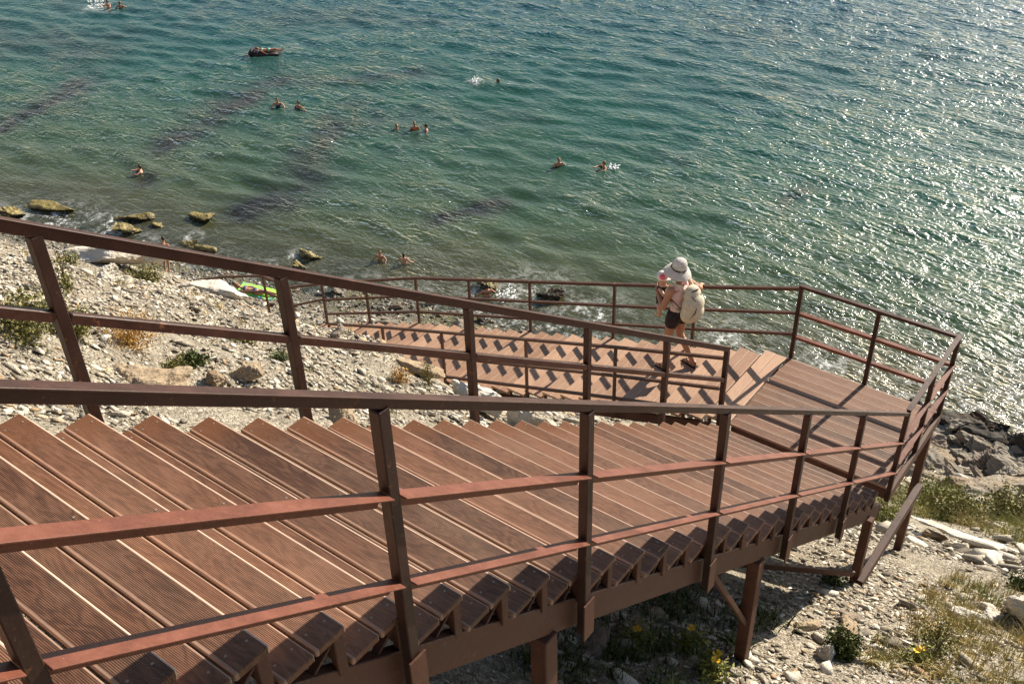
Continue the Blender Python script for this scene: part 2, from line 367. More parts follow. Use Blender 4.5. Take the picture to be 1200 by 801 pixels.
# ------------------------------------------------------------------ ground, sea
def spaced(segs):
    out=[]
    for a,b,st in segs: out+=list(np.arange(a,b-1e-6,st))
    return np.array(out+[segs[-1][1]])
gx=spaced([(-40,-14,1.5),(-14,4,.12),(4,14,.2),(14,30,.25),(30,60,1.),(60,300,8)])
gy=spaced([(-120,-40,6),(-40,-8,.8),(-8,-4,.3),(-4,16,.13),(16,48,.3),(48,90,1.),(90,260,8)])
GX,GY=np.meshgrid(gx,gy); GZ=ground(GX,GY)
wet=1-sstep(GZ,SEA+.25,SEA+.9)
o=link('ground',grid_mesh('ground',GX,GY,GZ,M['ground'],{'shorewet':wet.ravel()})); tag(o,'pale stony scree slope running down to the pebble shore','ground',kind='structure')
sx_=spaced([(6,12,.5),(12,95,.3),(95,180,1.5),(180,700,20),(700,3000,300)])
sy_=spaced([(-3000,-600,300),(-600,-60,18),(-60,-15,1.),(-15,100,.32),(100,200,2),(200,800,20),(800,3000,300)])
SX,SY=np.meshgrid(sx_,sy_)
dep=np.clip(SEA-ground(SX,SY),-1,30)
off=SX-(shore_x(SY)+1.6*fbm(SX*.12,SY*.12,5,3)*sstep(SX,8,14))
def streak(p,q,w):
    p=np.array(p,float);q=np.array(q,float); d=q-p; L=np.hypot(*d); d/=L; ux=SX-p[0]; uy=SY-p[1]
    wob=2.3*fbm(SX*.22,SY*.22,41,4)
    a=ux*d[0]+uy*d[1]; c=-ux*d[1]+uy*d[0]+wob
    return np.exp(-(c/w)**2)*sstep(a,-w,w)*(1-sstep(a,L-w,L+w))
weed=np.zeros_like(SX)
for p,q,w,k in (((16,57.5),(26,59.5),1.5,1),((21,45.3),(33,50),1.3,.9),((18.3,36),(23.5,37.6),1.25,1.1),((22,37),(33,41.5),1.7,.75),((23.4,27.6),(27.5,28.2),.75,.9),((34,46),(40,42),1.6,.55),((34.5,15.6),(37,14),.8,.6),((32,50),(36,43.5),2.4,.45),((17.6,44.4),(19.6,44.9),.7,.8),((26,78),(29,62),3.,.5),((40,60),(46,52),3,.35)):
    weed=np.maximum(weed,k*streak(p,q,w))
foam=np.exp(-((off+.9)/1.2)**2)*.72
for x,y,r,k in ((13.5,44.2,1.5,1.1),(14.0,43,1.2,1),(14.6,41.6,1,1),(15.9,37,.7,.8),(17.4,31.3,.8,1),(16.3,31.6,.8,.9),(21.3,20.5,1.5,1.),(21.,17.5,1.6,1.),(20.3,22.6,1,1),(22.5,12,1.6,.9),(23,8,1.5,.9),(24,4,1.6,1.),(25,1,1.6,1),(35.4,72.6,.9,1.3),(39.2,38.1,.5,1.)):
    foam=np.maximum(foam,k*np.exp(-((SX-x)**2+(SY-y)**2)/r**2))
WZ=np.zeros_like(SX); fade=sstep(off,0,6)*(1-sstep(SX,140,260))*(1-sstep(np.abs(SY-40),90,200))
rw=np.random.default_rng(3)
for lam,amp,n in ((7.,.007,3),(3.4,.010,5),(2.0,.015,7),(1.25,.012,8)):
    for _ in range(n):
        th=math.pi+rw.normal(.15,.5); kx=2*math.pi/lam/rw.uniform(.8,1.25); ph=rw.uniform(0,6.28)
        a=kx*(SX*math.cos(th)+SY*math.sin(th))+ph+1.2*fbm(SX*.06,SY*.06,int(rw.integers(100)),2)
        WZ+=amp*(1-2*np.abs(np.sin(a/2)))*.75+amp*.25*np.cos(a)
WZ=SEA+WZ*(.12+.88*fade)
o=link('sea',grid_mesh('sea',SX,SY,WZ,M['sea'],{'depth':dep.ravel(),'offshore':off.ravel(),'weed':weed.ravel(),'foam':foam.ravel()})); tag(o,'green to teal sea with ripples and sun glitter','sea',kind='structure')
# ------------------------------------------------------------------ loose stones
def hull_stone(seed,n,dims,bev=0):
    rg=random.Random(seed); bm=bmesh.new()
    for _ in range(n):
        q=Vector([rg.uniform(-1,1) for _ in range(3)]); mx=max(abs(c) for c in q); q=q/mx*rg.uniform(.72,1.0) if rg.random()<.6 else q.normalized()*rg.uniform(.8,1.05)
        bm.verts.new((q.x*dims[0],q.y*dims[1],q.z*dims[2]))
    r=bmesh.ops.convex_hull(bm,input=bm.verts); bmesh.ops.delete(bm,geom=[v for v in bm.verts if not v.link_faces],context='VERTS')
    bmesh.ops.triangulate(bm,faces=bm.faces); bm.verts.index_update()
    V=np.array([v.co[:] for v in bm.verts]); F=np.array([[v.index for v in f.verts] for f in bm.faces]); bm.free(); return V,F
VAR=[hull_stone(100+i,10+i%5,(1,.72,.34)) for i in range(14)]
def scatter(name,pts,size,m,flat=1.,sink=.25):
    """stones of given half sizes lying on the terrain at pts (n,2)"""
    n=len(pts); x=pts[:,0];y=pts[:,1]; e=.05
    z=ground(x,y); nx=-(ground(x+e,y)-ground(x-e,y))/(2*e); ny=-(ground(x,y+e)-ground(x,y-e))/(2*e)
    nn=np.stack([nx,ny,np.ones(n)],1)+RNG.normal(0,.28,(n,3)); nn/=np.linalg.norm(nn,axis=1)[:,None]
    th=RNG.uniform(0,2*np.pi,n); t=np.stack([np.cos(th),np.sin(th),np.zeros(n)],1); t-=nn*(t*nn).sum(1)[:,None]; t/=np.linalg.norm(t,axis=1)[:,None]; b=np.cross(nn,t)
    sc3=size[:,None]*np.stack([RNG.uniform(.8,1.35,n),RNG.uniform(.65,1.1,n),flat*RNG.uniform(.5,1.25,n)],1)
    var=RNG.integers(0,len(VAR),n); VV=[];FF=[];base=0
    P=np.stack([x,y,z],1)+nn*(sc3[:,2]*.42*(1-2*sink))[:,None]
    for k,(V,F) in enumerate(VAR):
        i=np.where(var==k)[0]
        if not len(i): continue
        L=V[None]*sc3[i][:,None,:]
        W=P[i][:,None,:]+L[:,:,0:1]*t[i][:,None,:]+L[:,:,1:2]*b[i][:,None,:]+L[:,:,2:3]*nn[i][:,None,:]
        VV.append(W.reshape(-1,3)); FF.append((F[None]+ (base+np.arange(len(i))*len(V))[:,None,None]).reshape(-1,3)); base+=len(i)*len(V)
    return link(name,np_mesh(name,np.concatenate(VV),np.concatenate(FF),m))
def psize(n,lo,hi,a=2.2):
    u=RNG.uniform(0,1,n); return (lo**(1-a)+u*(hi**(1-a)-lo**(1-a)))**(1/(1-a))
def region(n,x0,x1,y0,y1,clump=.0,f=None,sc_=.8,s=3):
    P=np.stack([RNG.uniform(x0,x1,n),RNG.uniform(y0,y1,n)],1)
    if clump: P=P[fbm(P[:,0]*sc_,P[:,1]*sc_,s,3)+RNG.uniform(-.35,.35,n)>clump-.3]
    if f is not None: P=P[f(P[:,0],P[:,1])]
    return P
def keep_off(x,y):   # clear of the lower stairs
    return ~((x>-.1)&(x<1.9)&(y>1.8)&(y<20.5))
P=np.concatenate([region(60000,-8.5,-.1,2.0,10,.25),region(22000,-4.5,.2,8,20,.25),region(42000,-6,2,-2.5,2.4,.3),region(16000,1.,5,-2.5,2.,.2)]); P=P[keep_off(P[:,0],P[:,1])]
o=scatter('scree',P,psize(len(P),.009,.062,2.1),M['scree']); tag(o,'grey and cream broken stone chips strewn over the slope','scree',kind='stuff')
P=np.concatenate([region(2400,-8.5,-.3,2.2,20,.3),region(1300,-5,4,-2.4,2.0,.25)]); P=P[keep_off(P[:,0],P[:,1])]
o=scatter('rock_rubble',P,psize(len(P),.045,.13,2.6),M['scree'],1.05); tag(o,'hand sized angular rubble scattered over the slope','rubble',kind='stuff')
P=region(12000,1.8,20,-6,30,.2,f=lambda x,y:(shore_x(y)-x>4)&keep_off(x,y)); 
o=scatter('slope_rubble',P,psize(len(P),.04,.30,2.1),M['scree'],1.1); tag(o,'pale rubble covering the steep slope above the beach','rubble',kind='stuff')
P=np.concatenate([region(26000,9,24,24,52,.0,f=lambda x,y:(shore_x(y)-x>-3)&(shore_x(y)-x<6)),region(22000,14,30,-6,24,.0,f=lambda x,y:(shore_x(y)-x>-2.5)&(shore_x(y)-x<7))])
o=scatter('beach_shingle',P,psize(len(P),.03,.16,2.2),M['shingle'],1.2); tag(o,'grey pebbles and cobbles along the waterline','shingle',kind='stuff')
# ------------------------------------------------------------------ stairs
RUN,RISE,WID=.30,.2061,2.0
def nose(x): return -x*RISE/RUN
YN,YF=-.03,2.03            # railing planes of the upper flight
def rail_top(x): return 1.10-.674*x
# --- upper flight
U=empty('stair_flight',(-.3,1,0),'upper flight of dark grooved brown treads leading down to the landing','stairs','flights of the cliff stairway'); off_=Vector(U.location)
def part(mb,name,m,T=U,w=Vector((0,0,0))):
    return mb.build(name,m,T,loc=Vector(w)-Vector(T.location))
tread=MB()
for k in range(2): tread.cbox((-.148*(k+1)+.006,-.004*k,-.034),(-.148*k-.005,WID+.006*k,0),.005)
tread.cbox((-.026,.05,-RISE-.02),(-.012,WID-.05,-.036),.002)
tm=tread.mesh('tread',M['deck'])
tread2=MB()
for k in range(2): tread2.cbox((-.148*(k+1)+.0055,.003*k,-.034),(-.148*k-.0045,WID-.008*k,0),.004)
tread2.cbox((-.026,.05,-RISE-.02),(-.012,WID-.05,-.036),.002)
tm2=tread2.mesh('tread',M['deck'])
brk=MB(); brk.cbox((-.055,.012,-.235),(-.010,.047,-.036),.003); brk.beam((-.285,.047,-.245),(-.02,.047,-.05),.036,.012,.002)
bm_=brk.mesh('bracket',M['steel'])
def with_screws(me):
    bm=bmesh.new(); bm.from_mesh(me); me.materials.append(SCREW)
    for k in range(2):
        for yy in (.07,1.0,WID-.07):
            for xx in (.035,.113):
                cx,cy=-.148*k-xx,yy+.004*((k*7+int(xx*100))%3); vs=[bm.verts.new((cx+.0055*math.cos(a*.785),cy+.0055*math.sin(a*.785),.0015)) for a in range(8)]; bm.faces.new(vs).material_index=1
    bm.to_mesh(me); bm.free()
SCREW=plain('zinc screws',(.24,.21,.18),.4,.2,30,0); with_screws(tm); with_screws(tm2)
NT=36
for m_ in range(1,NT):
    t=link('tread',tm if m_%2 else tm2,U,Vector((-m_*RUN+random.uniform(-.004,.004),random.uniform(-.008,.008),m_*RISE))-off_)
    t.rotation_euler=(random.uniform(-.002,.002),random.uniform(-.004,.004),random.uniform(-.002,.002))
    link('bracket',bm_,t); link('bracket',bm_,t,(0,WID-.094,0))
for y in (.045,WID-.045):
    b=MB(); b.beam((.02,y,nose(.02)-.35),(-NT*RUN,y,nose(-NT*RUN)-.35),.055,.175,.004); part(b,'stringer',M['steel'])
b=MB(); b.beam((.02,1.0,nose(.02)-.36),(-NT*RUN,1.0,nose(-NT*RUN)-.36),.055,.13,.004); part(b,'stringer',M['steel'])
NX=[-9.72,-8.45,-7.25,-6.06,-4.59,-3.13,-1.63]
for x in NX:
    b=MB(); b.cbox((x-.025,YN-.025,nose(x)-.47),(x+.025,YN+.025,rail_top(x)-.038),.004); part(b,'post',M['post'])
    b=MB(); b.cbox((x-.045,YN-.036,nose(x)-.48),(x+.045,YN-.026+.0,nose(x)-.22),.003); part(b,'post_plate',M['steel'])
def sloped(p0,p1,w,h,name,m,T=U,c=.005):
    b=MB(); b.beam(p0,p1,w,h,c); part(b,name,m,T)
b=MB(); b.capped((-10.6,YN,rail_top(-10.6)+.014),(.05,YN,rail_top(.05)+.002),.054,.044); part(b,'handrail',M['rail'])
XS=[-10.6]+NX+[.05]
for i in range(len(XS)-1):
    a,c=XS[i]+.027,XS[i+1]-.027
    for dz in (.40,.82):
        b=MB(); b.angle((a,YN-.004,rail_top(a)-dz),(c,YN-.004,rail_top(c)-dz)); part(b,'rail',M['rail_mid'])
FX=[-9.9,-8.42,-7.18,-5.96,-4.43,-2.90,-1.45,.01]
for x in FX:
    b=MB(); b.cbox((x-.028,YF-.028,nose(x)-.42),(x+.028,YF+.028,rail_top(x)-.06),.004); part(b,'post',M['post'])
b=MB(); b.capped((-10.6,YF,rail_top(-10.6)),(.04,YF,rail_top(.04)),.066,.064); part(b,'handrail',M['rail'])
XS=[-10.6]+FX
for i in range(len(XS)-1):
    a,c=XS[i]+.03,XS[i+1]-.03
    for dz in (.45,.86):
        b=MB(); b.beam((a,YF,rail_top(a)-dz-.025),(c,YF,rail_top(c)-dz-.025),.05,.050,.005); part(b,'rail',M['rail'])
def column(T,x,y,ztop,w=.10,name='support_post',lean=0):
    zb=gz(x,y)-.35; b=MB(); b.beam((x+lean,y,zb),(x,y,ztop),w,w,.006,up=(1,0,0)); part(b,name,M['steel'],T)
for x in (-9.2,-6.3,-3.52):
    for y in (.045,WID-.045): column(U,x,y,nose(x)-.46,.10)
for x in (-9.2,-6.3,-3.52): sloped((x+.0,.1,nose(x)-.52),(x+.0,WID-.1,nose(x)-.52),.06,.10,'cross_beam',M['steel'])
sloped((-4.35,.045,nose(-4.35)-.44),(-3.56,.045,1.25),.04,.04,'brace',M['steel'])
sloped((-3.52,WID-.1,.95),(-.65,-.02,gz(-.65,-.02)+.22),.05,.07,'brace',M['steel'])
# --- landing
L=empty('landing',(.85,.95,0),'railed square landing where the two brown flights meet at right','landing'); 
def lp(mb,name,m): return part(mb,name,m,L)
X0,X1=.035,1.66; Y1=1.905
nb=11; bw=(X1-X0)/nb
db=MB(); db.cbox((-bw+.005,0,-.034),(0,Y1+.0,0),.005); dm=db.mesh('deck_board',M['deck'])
for i in range(nb):
    link('deck_board',dm,L,Vector((X0+bw*(i+1),random.uniform(-.012,.006),random.uniform(-.0015,.0015)))-Vector(L.location))
b=MB(); b.cbox((X0,-.06,-.17),(X1+.06,-.012,-.04),.004); lp(b,'edge_beam',M['steel'])
b=MB(); b.cbox((X1+.012,-.011,-.17),(X1+.06,Y1+.05,-.04),.004); lp(b,'edge_beam',M['steel'])
b=MB(); b.cbox((X0,Y1-.07,-.17),(X1+.010,Y1-.02,-.037),.004); lp(b,'edge_beam',M['steel'])
b=MB(); b.cbox((X0,.0,-.17),(X0+.05,Y1-.08,-.037),.004); lp(b,'edge_beam',M['steel'])
H=1.10; XR=1.685
lpost=[(.05,YN),(.86,YN),(XR,YN),(XR,.90),(XR,1.88)]
for x,y in lpost:
    b=MB(); b.cbox((x-.025,y-.025,-.19 if y<1.8 else -.1),(x+.025,y+.025,H-.04),.004); lp(b,'post',M['post'])
def lrail(p,q,dz,w,h,name):
    b=MB(); b.beam((p[0],p[1],H-dz),(q[0],q[1],H-dz),w,h,.005,ext=-.027 if name=='rail' else .03); lp(b,name,M['rail_mid' if name=='rail' else 'rail'])
b=MB(); b.capped((lpost[0][0],YN,H),(XR+.03,YN,H),.058,.046); lp(b,'handrail',M['rail']); b=MB(); b.capped((XR,YN+.031,H-.001),(XR,lpost[4][1]+.03,H-.001),.058,.046); lp(b,'handrail',M['rail'])
for a_,c_ in zip(lpost[:-1],lpost[1:]):
    for dz in (.40,.755):
        u_=(Vector((*c_,0))-Vector((*a_,0))).normalized()*.027; b=MB(); b.angle(Vector((*a_,H-dz))+u_,Vector((*c_,H-dz))-u_,.062,.045); lp(b,'rail',M['rail_mid'])
column(L,-.42,.0,-.10,.095); column(L,-.42,1.9,-.18,.095)
column(L,1.52,-.0,-.175,.095); column(L,1.52,1.85,-.175,.095)
b=MB(); b.beam((-.50,-.07,gz(-.5,-.07)+.02),(1.46,-.07,gz(-.5,-.07)-.0),.085,.11,.005); lp(b,'tie_beam',M['rail'])
b=MB(); b.beam((.95,.2,-1.15),(.95,1.6,-1.15),.07,.07,.005); lp(b,'tie_beam',M['steel'])
# --- lower flight
W2a,W2b=.03,1.66
D=empty('stair_flight',(.85,2.27,0),'lower flight of pale smooth treads descending left towards the beach','stairs','flights of the cliff stairway')
def z2(y):   # walking surface height under the nose line
    return np.interp(y,[2.27,8.57,11.9,12.75,22],[0,-1.995,-3.33,-3.33,-7.4])
t2=MB()
for k in range(2): t2.cbox((W2a+.004*k,-.148*(k+1)+.002,-.034),(W2b-.006*k,-.148*k-.002,0),.005)
t2.cbox((W2a+.02,-.022,-.13),(W2b-.02,-.008,-.036),.002)
t2m=t2.mesh('tread',M['deck_light'])
b2=MB(); b2.cbox((0,-.05,-.13),(.03,-.012,-.036),.003); b2m=b2.mesh('bracket',M['steel'])
ys=[2.22]+[2.27+.3*k for k in range(1,22)]
for k in range(0,33):
    y=2.215 if k==0 else 2.27+.3*k
    z=float(z2(2.27+.3*k)); 
    t=link('tread',t2m,D,Vector((random.uniform(-.006,.006),y,z))-Vector(D.location)); t.rotation_euler=(random.uniform(-.004,.004),0,random.uniform(-.002,.002))
    link('bracket',b2m,t,(W2a+.03,0,0)); link('bracket',b2m,t,(W2b-.07,0,0))
def run2(x,w,h,dz,name,m,seg,T):
    for a,c in zip(seg[:-1],seg[1:]):
        b=MB(); b.beam((x,a,float(z2(a))+dz),(x,c,float(z2(c))+dz),w,h,.004,ext=0 if name!='rail' else -.02); part(b,name,m,T)
for x in (W2a+.06,W2b-.06): run2(x,.05,.13,-.235,'stringer',M['steel'],[1.95,2.27,8.57,11.9],D)
def h2(y): return float(np.interp(y,[1.88,2.6,4,9],[1.06,.93,.91,.89]))
def zt(y): return float(z2(y))+h2(y) if y>2.0 else 1.07
F2=[1.88,3.30,4.57,6.08,7.30,8.48,9.72,10.9]
for y in F2[1:]:
    b=MB(); b.cbox((XR-.02,y-.02,float(z2(y))-.25),(XR+.02,y+.02,zt(y)-.04),.004); part(b,'post',M['rail_far'],D)
for a,c in zip(F2[:-1],F2[1:]):
    for dz,w,h,nm in ((.022,.055,.042,'handrail'),(.38,.05,.035,'rail'),(.70,.05,.035,'rail')):
        b=MB(); b.beam((XR,a,zt(a)-dz),(XR,c,zt(c)-dz),w,h,.004,ext=.0 if nm=='handrail' else -.02); part(b,nm,M['rail_far'],D)
G2=[2.05,3.5,4.9,6.42,7.63,8.85]
for y in G2[1:]:
    b=MB(); b.cbox((-.018,y-.018,float(z2(y))-.25),(.018,y+.018,float(z2(y))+.86),.003); part(b,'post',M['rail_far'],D)
for a,c in zip(G2[:-1],G2[1:]):
    for dz,nm in ((.88,'handrail'),(.44,'rail'),(.08,'rail')):
        b=MB(); b.beam((0,a,float(np.interp(a,[2.05,2.6],[0.045,-.105]) if a<2.5 else z2(a))+dz),(0,c,float(z2(c))+dz),.04,.035,.003,ext=.0 if nm=='handrail' else -.018); part(b,nm,M['rail_far'],D)
for y in (5.0,8.5):
    for x in (W2a+.06,W2b-.06): column(D,x,y,float(z2(y))-.30,.08)
# --- small lower platform with the last flight
E_=empty('stair_flight',(.85,12.3,-3.33),'small far flight with thin rails half hidden behind the pale bank','stairs','flights of the cliff stairway')
db=MB(); db.cbox((0,-.14,-.034),(W2b-W2a,0,0),.004); pm=db.mesh('deck_board',M['deck_light'])
for i in range(6): link('deck_board',pm,E_,Vector((W2a,12.05+.146*i+.1,-3.33))-Vector(E_.location))
for k in range(1,25):
    y=12.85+.3*k; z=-3.33-.132*k
    t=link('tread',t2m,E_,Vector((0,y,z))-Vector(E_.location)); link('bracket',b2m,t,(W2a+.03,0,0)); link('bracket',b2m,t,(W2b-.07,0,0))
for x in (W2a+.06,W2b-.06):
    b=MB(); b.beam((x,11.95,-3.42),(x,12.85,-3.42),.05,.12,.004); part(b,'stringer',M['steel'],E_)
    b=MB(); b.beam((x,12.85,-3.56),(x,20.1,-3.56-.44*7.25),.05,.13,.004); part(b,'stringer',M['steel'],E_)
def z3(y): return -3.33 if y<12.8 else -3.33-.44*(y-12.85)
F3=[11.86,12.62,14.0,15.4,16.9,18.4,19.9]
for y in F3:
    b=MB(); b.cbox((XR-.02,y-.02,z3(y)-.25),(XR+.02,y+.02,z3(y)+.82+.04*(y>12.8)),.004); part(b,'post',M['rail_far'],E_)
b=MB(); b.beam((XR,10.9,zt(10.9)-.022),(XR,11.86,-2.49),.055,.042,.004); part(b,'handrail',M['rail_far'],E_)
b=MB(); b.beam((XR,10.92,zt(10.9)-.38),(XR,11.84,-2.90),.05,.035,.004); part(b,'rail',M['rail_far'],E_)
for a,c in zip(F3[:-1],F3[1:]):
    b=MB(); b.beam((XR,a,z3(a)+.84),(XR,c,z3(c)+.84),.055,.042,.004); part(b,'handrail',M['rail_far'],E_)
    b=MB(); b.beam((XR,a+.02,z3(a)+.47),(XR,c-.02,z3(c)+.47),.05,.035,.004); part(b,'rail',M['rail_far'],E_)
for y in (12.4,16.0,19.8):
    for x in (W2a+.06,W2b-.06): column(E_,x,y,z3(y)-.3,.08)
# ------------------------------------------------------------------ rocks
ROCKS={}
def rock_mesh(seed,dims,m,vox=None,rough=.09,angular=True):
    rg=random.Random(seed); V,F=hull_stone(seed,11 if angular else 22,(dims[0]/2,dims[1]/2,dims[2]/2))
    me=bpy.data.meshes.new('tmp'); me.from_pydata(V.tolist(),[],F.tolist()); o=bpy.data.objects.new('tmp',me); COL.objects.link(o)
    md=o.modifiers.new('r','REMESH'); md.mode='VOXEL'; md.voxel_size=vox or max(dims)/34
    dg=bpy.context.evaluated_depsgraph_get(); dg.update(); me2=bpy.data.meshes.new_from_object(o.evaluated_get(dg)); bpy.data.objects.remove(o); bpy.data.meshes.remove(me)
    n=len(me2.vertices); co=np.empty(n*3,np.float32); me2.vertices.foreach_get('co',co); co=co.reshape(-1,3); no=np.empty(n*3,np.float32); me2.vertices.foreach_get('normal',no); no=no.reshape(-1,3)
    s=max(dims); mn=min(dims); off=Vector((seed*3.1,seed*1.7,0))
    d=np.array([ .55*mnoise.noise(Vector(c)*3.2/s+off)+.35*mnoise.noise(Vector((c[0],c[1],c[2]*2.5))*8/s+off)+.22*mnoise.noise(Vector((c[0],c[1],c[2]*3))*19/s+off) for c in co.tolist()])
    step=np.array([mnoise.cell(Vector((c[0]*2.2/s,c[1]*2.2/s,c[2]*9/s))+off) for c in co.tolist()])
    co=co+no*((d*rough*mn*1.6)+(step-.5)*rough*.35*mn)[:,None]
    me2.vertices.foreach_set('co',co.ravel().astype(np.float32)); me2.materials.clear(); me2.materials.append(m); me2.update(); me2.name='rock'
    me2.polygons.foreach_set('use_smooth',[False]*len(me2.polygons))
    return me2
def put_rock(me,x,y,dims,rot,sink=.28,z=None):
    o=bpy.data.objects.new('rock',me); COL.objects.link(o); o.rotation_euler=rot
    o.location=(x,y,(gz(x,y) if z is None else z)+dims[2]*(.5-sink)); return o
def rock(label,x,y,dims,yaw=0,m='rock_pale',tilt=(0,0),sink=.28,seed=None,z=None,cat='rock',rough=.09,group=None):
    seed=seed or int(abs(x*131+y*71)*10)%997+3
    o=put_rock(rock_mesh(seed,dims,M[m],rough=rough),x,y,dims,(tilt[0],tilt[1],yaw),sink,z)
    return tag(o,label,cat,group)
SL=.55   # tilt that follows the slope towards the sea
rock('ochre sandstone block lying behind the leftmost railing post',-4.99,5.55,(1.0,.6,.42),R(-50),'rock_ochre',(0,.25),.4)
rock('small pointed pale slab standing just above the near handrail at left centre',-3.95,5.55,(.36,.55,.34),R(-30),'rock_ochre',(.2,.35),.2)
rock('little dark ochre wedge beside the pointed pale slab',-4.33,5.45,(.26,.24,.26),R(20),'rock_ochre',(.1,.2))
rock('yellowish flat stone wedged against the second post of the far railing',-3.83,4.25,(.44,.28,.22),R(-60),'rock_ochre',(0,.3),.2)
rock('broad white slab cresting the bank at upper left',-1.55,12.1,(1.1,2.2,.5),R(14),'rock_pale',(-.1,.30),.3)
rock('long white scree covered ledge running down to the last flight',-.9,10.4,(.8,1.7,.4),R(10),'rock_pale',(-.05,.35),.4)
rock('ochre boulder at the left edge below the top handrail',-1.6,17.6,(.9,1.3,.75),R(20),'rock_ochre',(0,.2),.2)
rock('jagged white slab behind the third post of the far railing',-.72,5.2,(.6,1.1,.4),R(12),'rock_pale',(0,.5),.15)
rock('white split rock between the near handrail and the lower flight',-.60,4.2,(.6,1.2,.5),R(-6),'rock_pale',(.05,.5),.12)
rock('flat brownish ledge at the top of the bank cut by the lower flight',-.85,6.1,(.4,.9,.22),R(8),'rock_ochre',(0,.4),.25)
rock('pale stone at the lower end of the bank beside the lower treads',-.42,3.3,(.45,.5,.4),R(40),'rock_pale',(0,.4),.3)
rock('grey brown stone sunk in the scree above the lower treads',-1.1,7.4,(.45,.35,.25),R(70),'rock_brown',(0,.3),.3)
rock('pale grey stone with a flat shaded face on the left bank',-3.1,9.4,(.42,.35,.34),R(10),'rock_pale',(0,.3),.2)
rock('long white slab lying on the slope right of the landing support',4.1,-.3,(.55,1.95,.34),R(4),'rock_pale',(-.05,.5),-.05,seed=31)
rock('big white block cut by the right edge of the picture',.05,-1.62,(.55,.5,.5),R(25),'rock_pale',(.1,.3),.2,seed=44)
rock('white elongated stone in the dry grass left of the big white block',-.36,-1.2,(.62,.24,.22),R(-55),'rock_pale',(0,.4),.25)
rock('cream stone at the end of the elongated white one in the grass',-.15,-1.38,(.3,.22,.2),R(-20),'rock_pale',(0,.3),.25)
rock('pinkish flat stone on the gravel right of the near support post',-2.15,-.05,(.34,.22,.13),R(-20),'rock_ochre',(0,.4),.2)
rock('ochre stone next to the dark green bush',-1.92,-.38,(.30,.22,.18),R(20),'rock_ochre',(0,.4),.2)
rock('white stone below the dark green bush at bottom right',-2.72,-.42,(.24,.2,.22),R(50),'rock_pale',(0,.3),.2)
rock('rust tinted stone between the tie beam and the dark green bush',-1.55,-.30,(.32,.2,.15),R(-40),'rock_brown',(0,.4),.2)
rock('long brown slab leaning in the deep shade under the upper flight',-4.15,1.05,(.95,.26,.2),R(25),'rock_brown',(0,.3),.05)
rock('upright grey slab beside the leaning one in the shade under the stairs',-3.85,.85,(.5,.2,.2),R(35),'rock_grey',(0,.1),.0)
rock('squared stone block standing in the shade behind the near support post',-2.2,.92,(.26,.26,.62),R(12),'rock_brown',(0,.05),.15,seed=88,rough=.04)
# beach right of the landing
for lab,x,y,dm,yw,mm,tl,sk in (
 ('dark jagged wet rock nearest the landing corner at the waterline',21.6,5.9,(2.2,1.6,1.2),20,'rock_dark',(0,.1),.25),
 ('long black rock shelf along the right waterline',22.6,2.7,(3.6,1.6,1.1),-72,'rock_dark',(0,.1),.3),
 ('dark wet boulder with brown top at the right edge of the water',22.8,.6,(2.6,1.8,1.1),-60,'rock_dark',(0,.1),.3),
 ('big rough grey block standing on the right beach',19.9,1.55,(1.9,1.2,1.25),-38,'rock_brown',(.15,.25),.2),
 ('pale flat slab in front of the black rock shelf',20.7,3.6,(1.7,.7,.35),-75,'rock_grey',(0,.1),.1),
 ('long dark brown slab lying below the pale flat one',19.7,3.75,(2.5,.7,.4),-78,'rock_brown',(0,.15),.15),
 ('blocky pale slab left of the big rough grey block',18.3,3.8,(1.4,.9,.6),-70,'rock_grey',(0,.2),.2),
 ('long pale slanting slab above the olive grass on the right slope',16.6,2.6,(2.6,.6,.4),-62,'rock_grey',(0,.4),.2),
 ('second long slanting slab nearer the grass on the right slope',14.4,1.9,(3.0,.55,.35),-58,'rock_pale',(0,.5),.2),
 ('rounded grey block right of the big rough one on the beach',18.6,.5,(1.2,.9,.7),-20,'rock_grey',(0,.3),.2),
 ('grey slab at the right edge of the beach',19.6,-.3,(1.6,.8,.5),-50,'rock_brown',(0,.2),.2)):
    rock(lab,x,y,dm,R(yw),mm,tl,sk,rough=.17)
lib=[rock_mesh(300+i,(1,.72+.1*(i%3),.42+.09*(i%4)),M['rock_grey' if i%3 else 'rock_brown']) for i in range(9)]
libd=[rock_mesh(340+i,(1,.7,.5),M['rock_dark'],rough=.19) for i in range(4)]
rr=random.Random(5)
def lot(n,lib_,fx,label,group,s0,s1,cat='rock',zf=None):
    for i in range(n):
        x,y=fx(); s=s0+(s1-s0)*rr.random()**1.8; me=lib_[rr.randrange(len(lib_))]
        o=bpy.data.objects.new('rock',me); COL.objects.link(o); k=(s*rr.uniform(.9,1.4),s*rr.uniform(.6,1.),s*rr.uniform(.6,1.1)); o.scale=k
        o.rotation_euler=(rr.uniform(-.2,.2),rr.uniform(0,.4),rr.uniform(-2.2,-.4)); o.location=(x,y,(gz(x,y) if zf is None else zf)+k[2]*.1); tag(o,label,cat,group)
def ob(a,b,c,d):
    def f():
        y=rr.uniform(a,b); return shore_x(y)-rr.uniform(c,d),y
    return f
lot(110,lib,ob(-2.5,7,1.8,10.5),'broken grey slab in the jumble of rocks on the right hand beach','broken slabs on the right beach',.55,1.9)
lot(28,libd,ob(-2,9,-.4,3.0),'black wet rock at the water edge on the right','wet rocks at the right waterline',.4,1.3)
lot(34,lib,ob(9,28,-.4,4.5),'grey rock on the strip of shore behind the lower flight rail','rocks on the shore behind the lower flight',.3,1.2)
lot(14,libd,ob(12,26,-.2,3),'dark rock on the strip of shore behind the lower flight rail','dark rocks on the shore behind the lower flight',.5,1.5)
libp=[rock_mesh(380+i,(1,.7+.1*(i%3),.3+.08*(i%3)),M['rock_pale']) for i in range(7)]
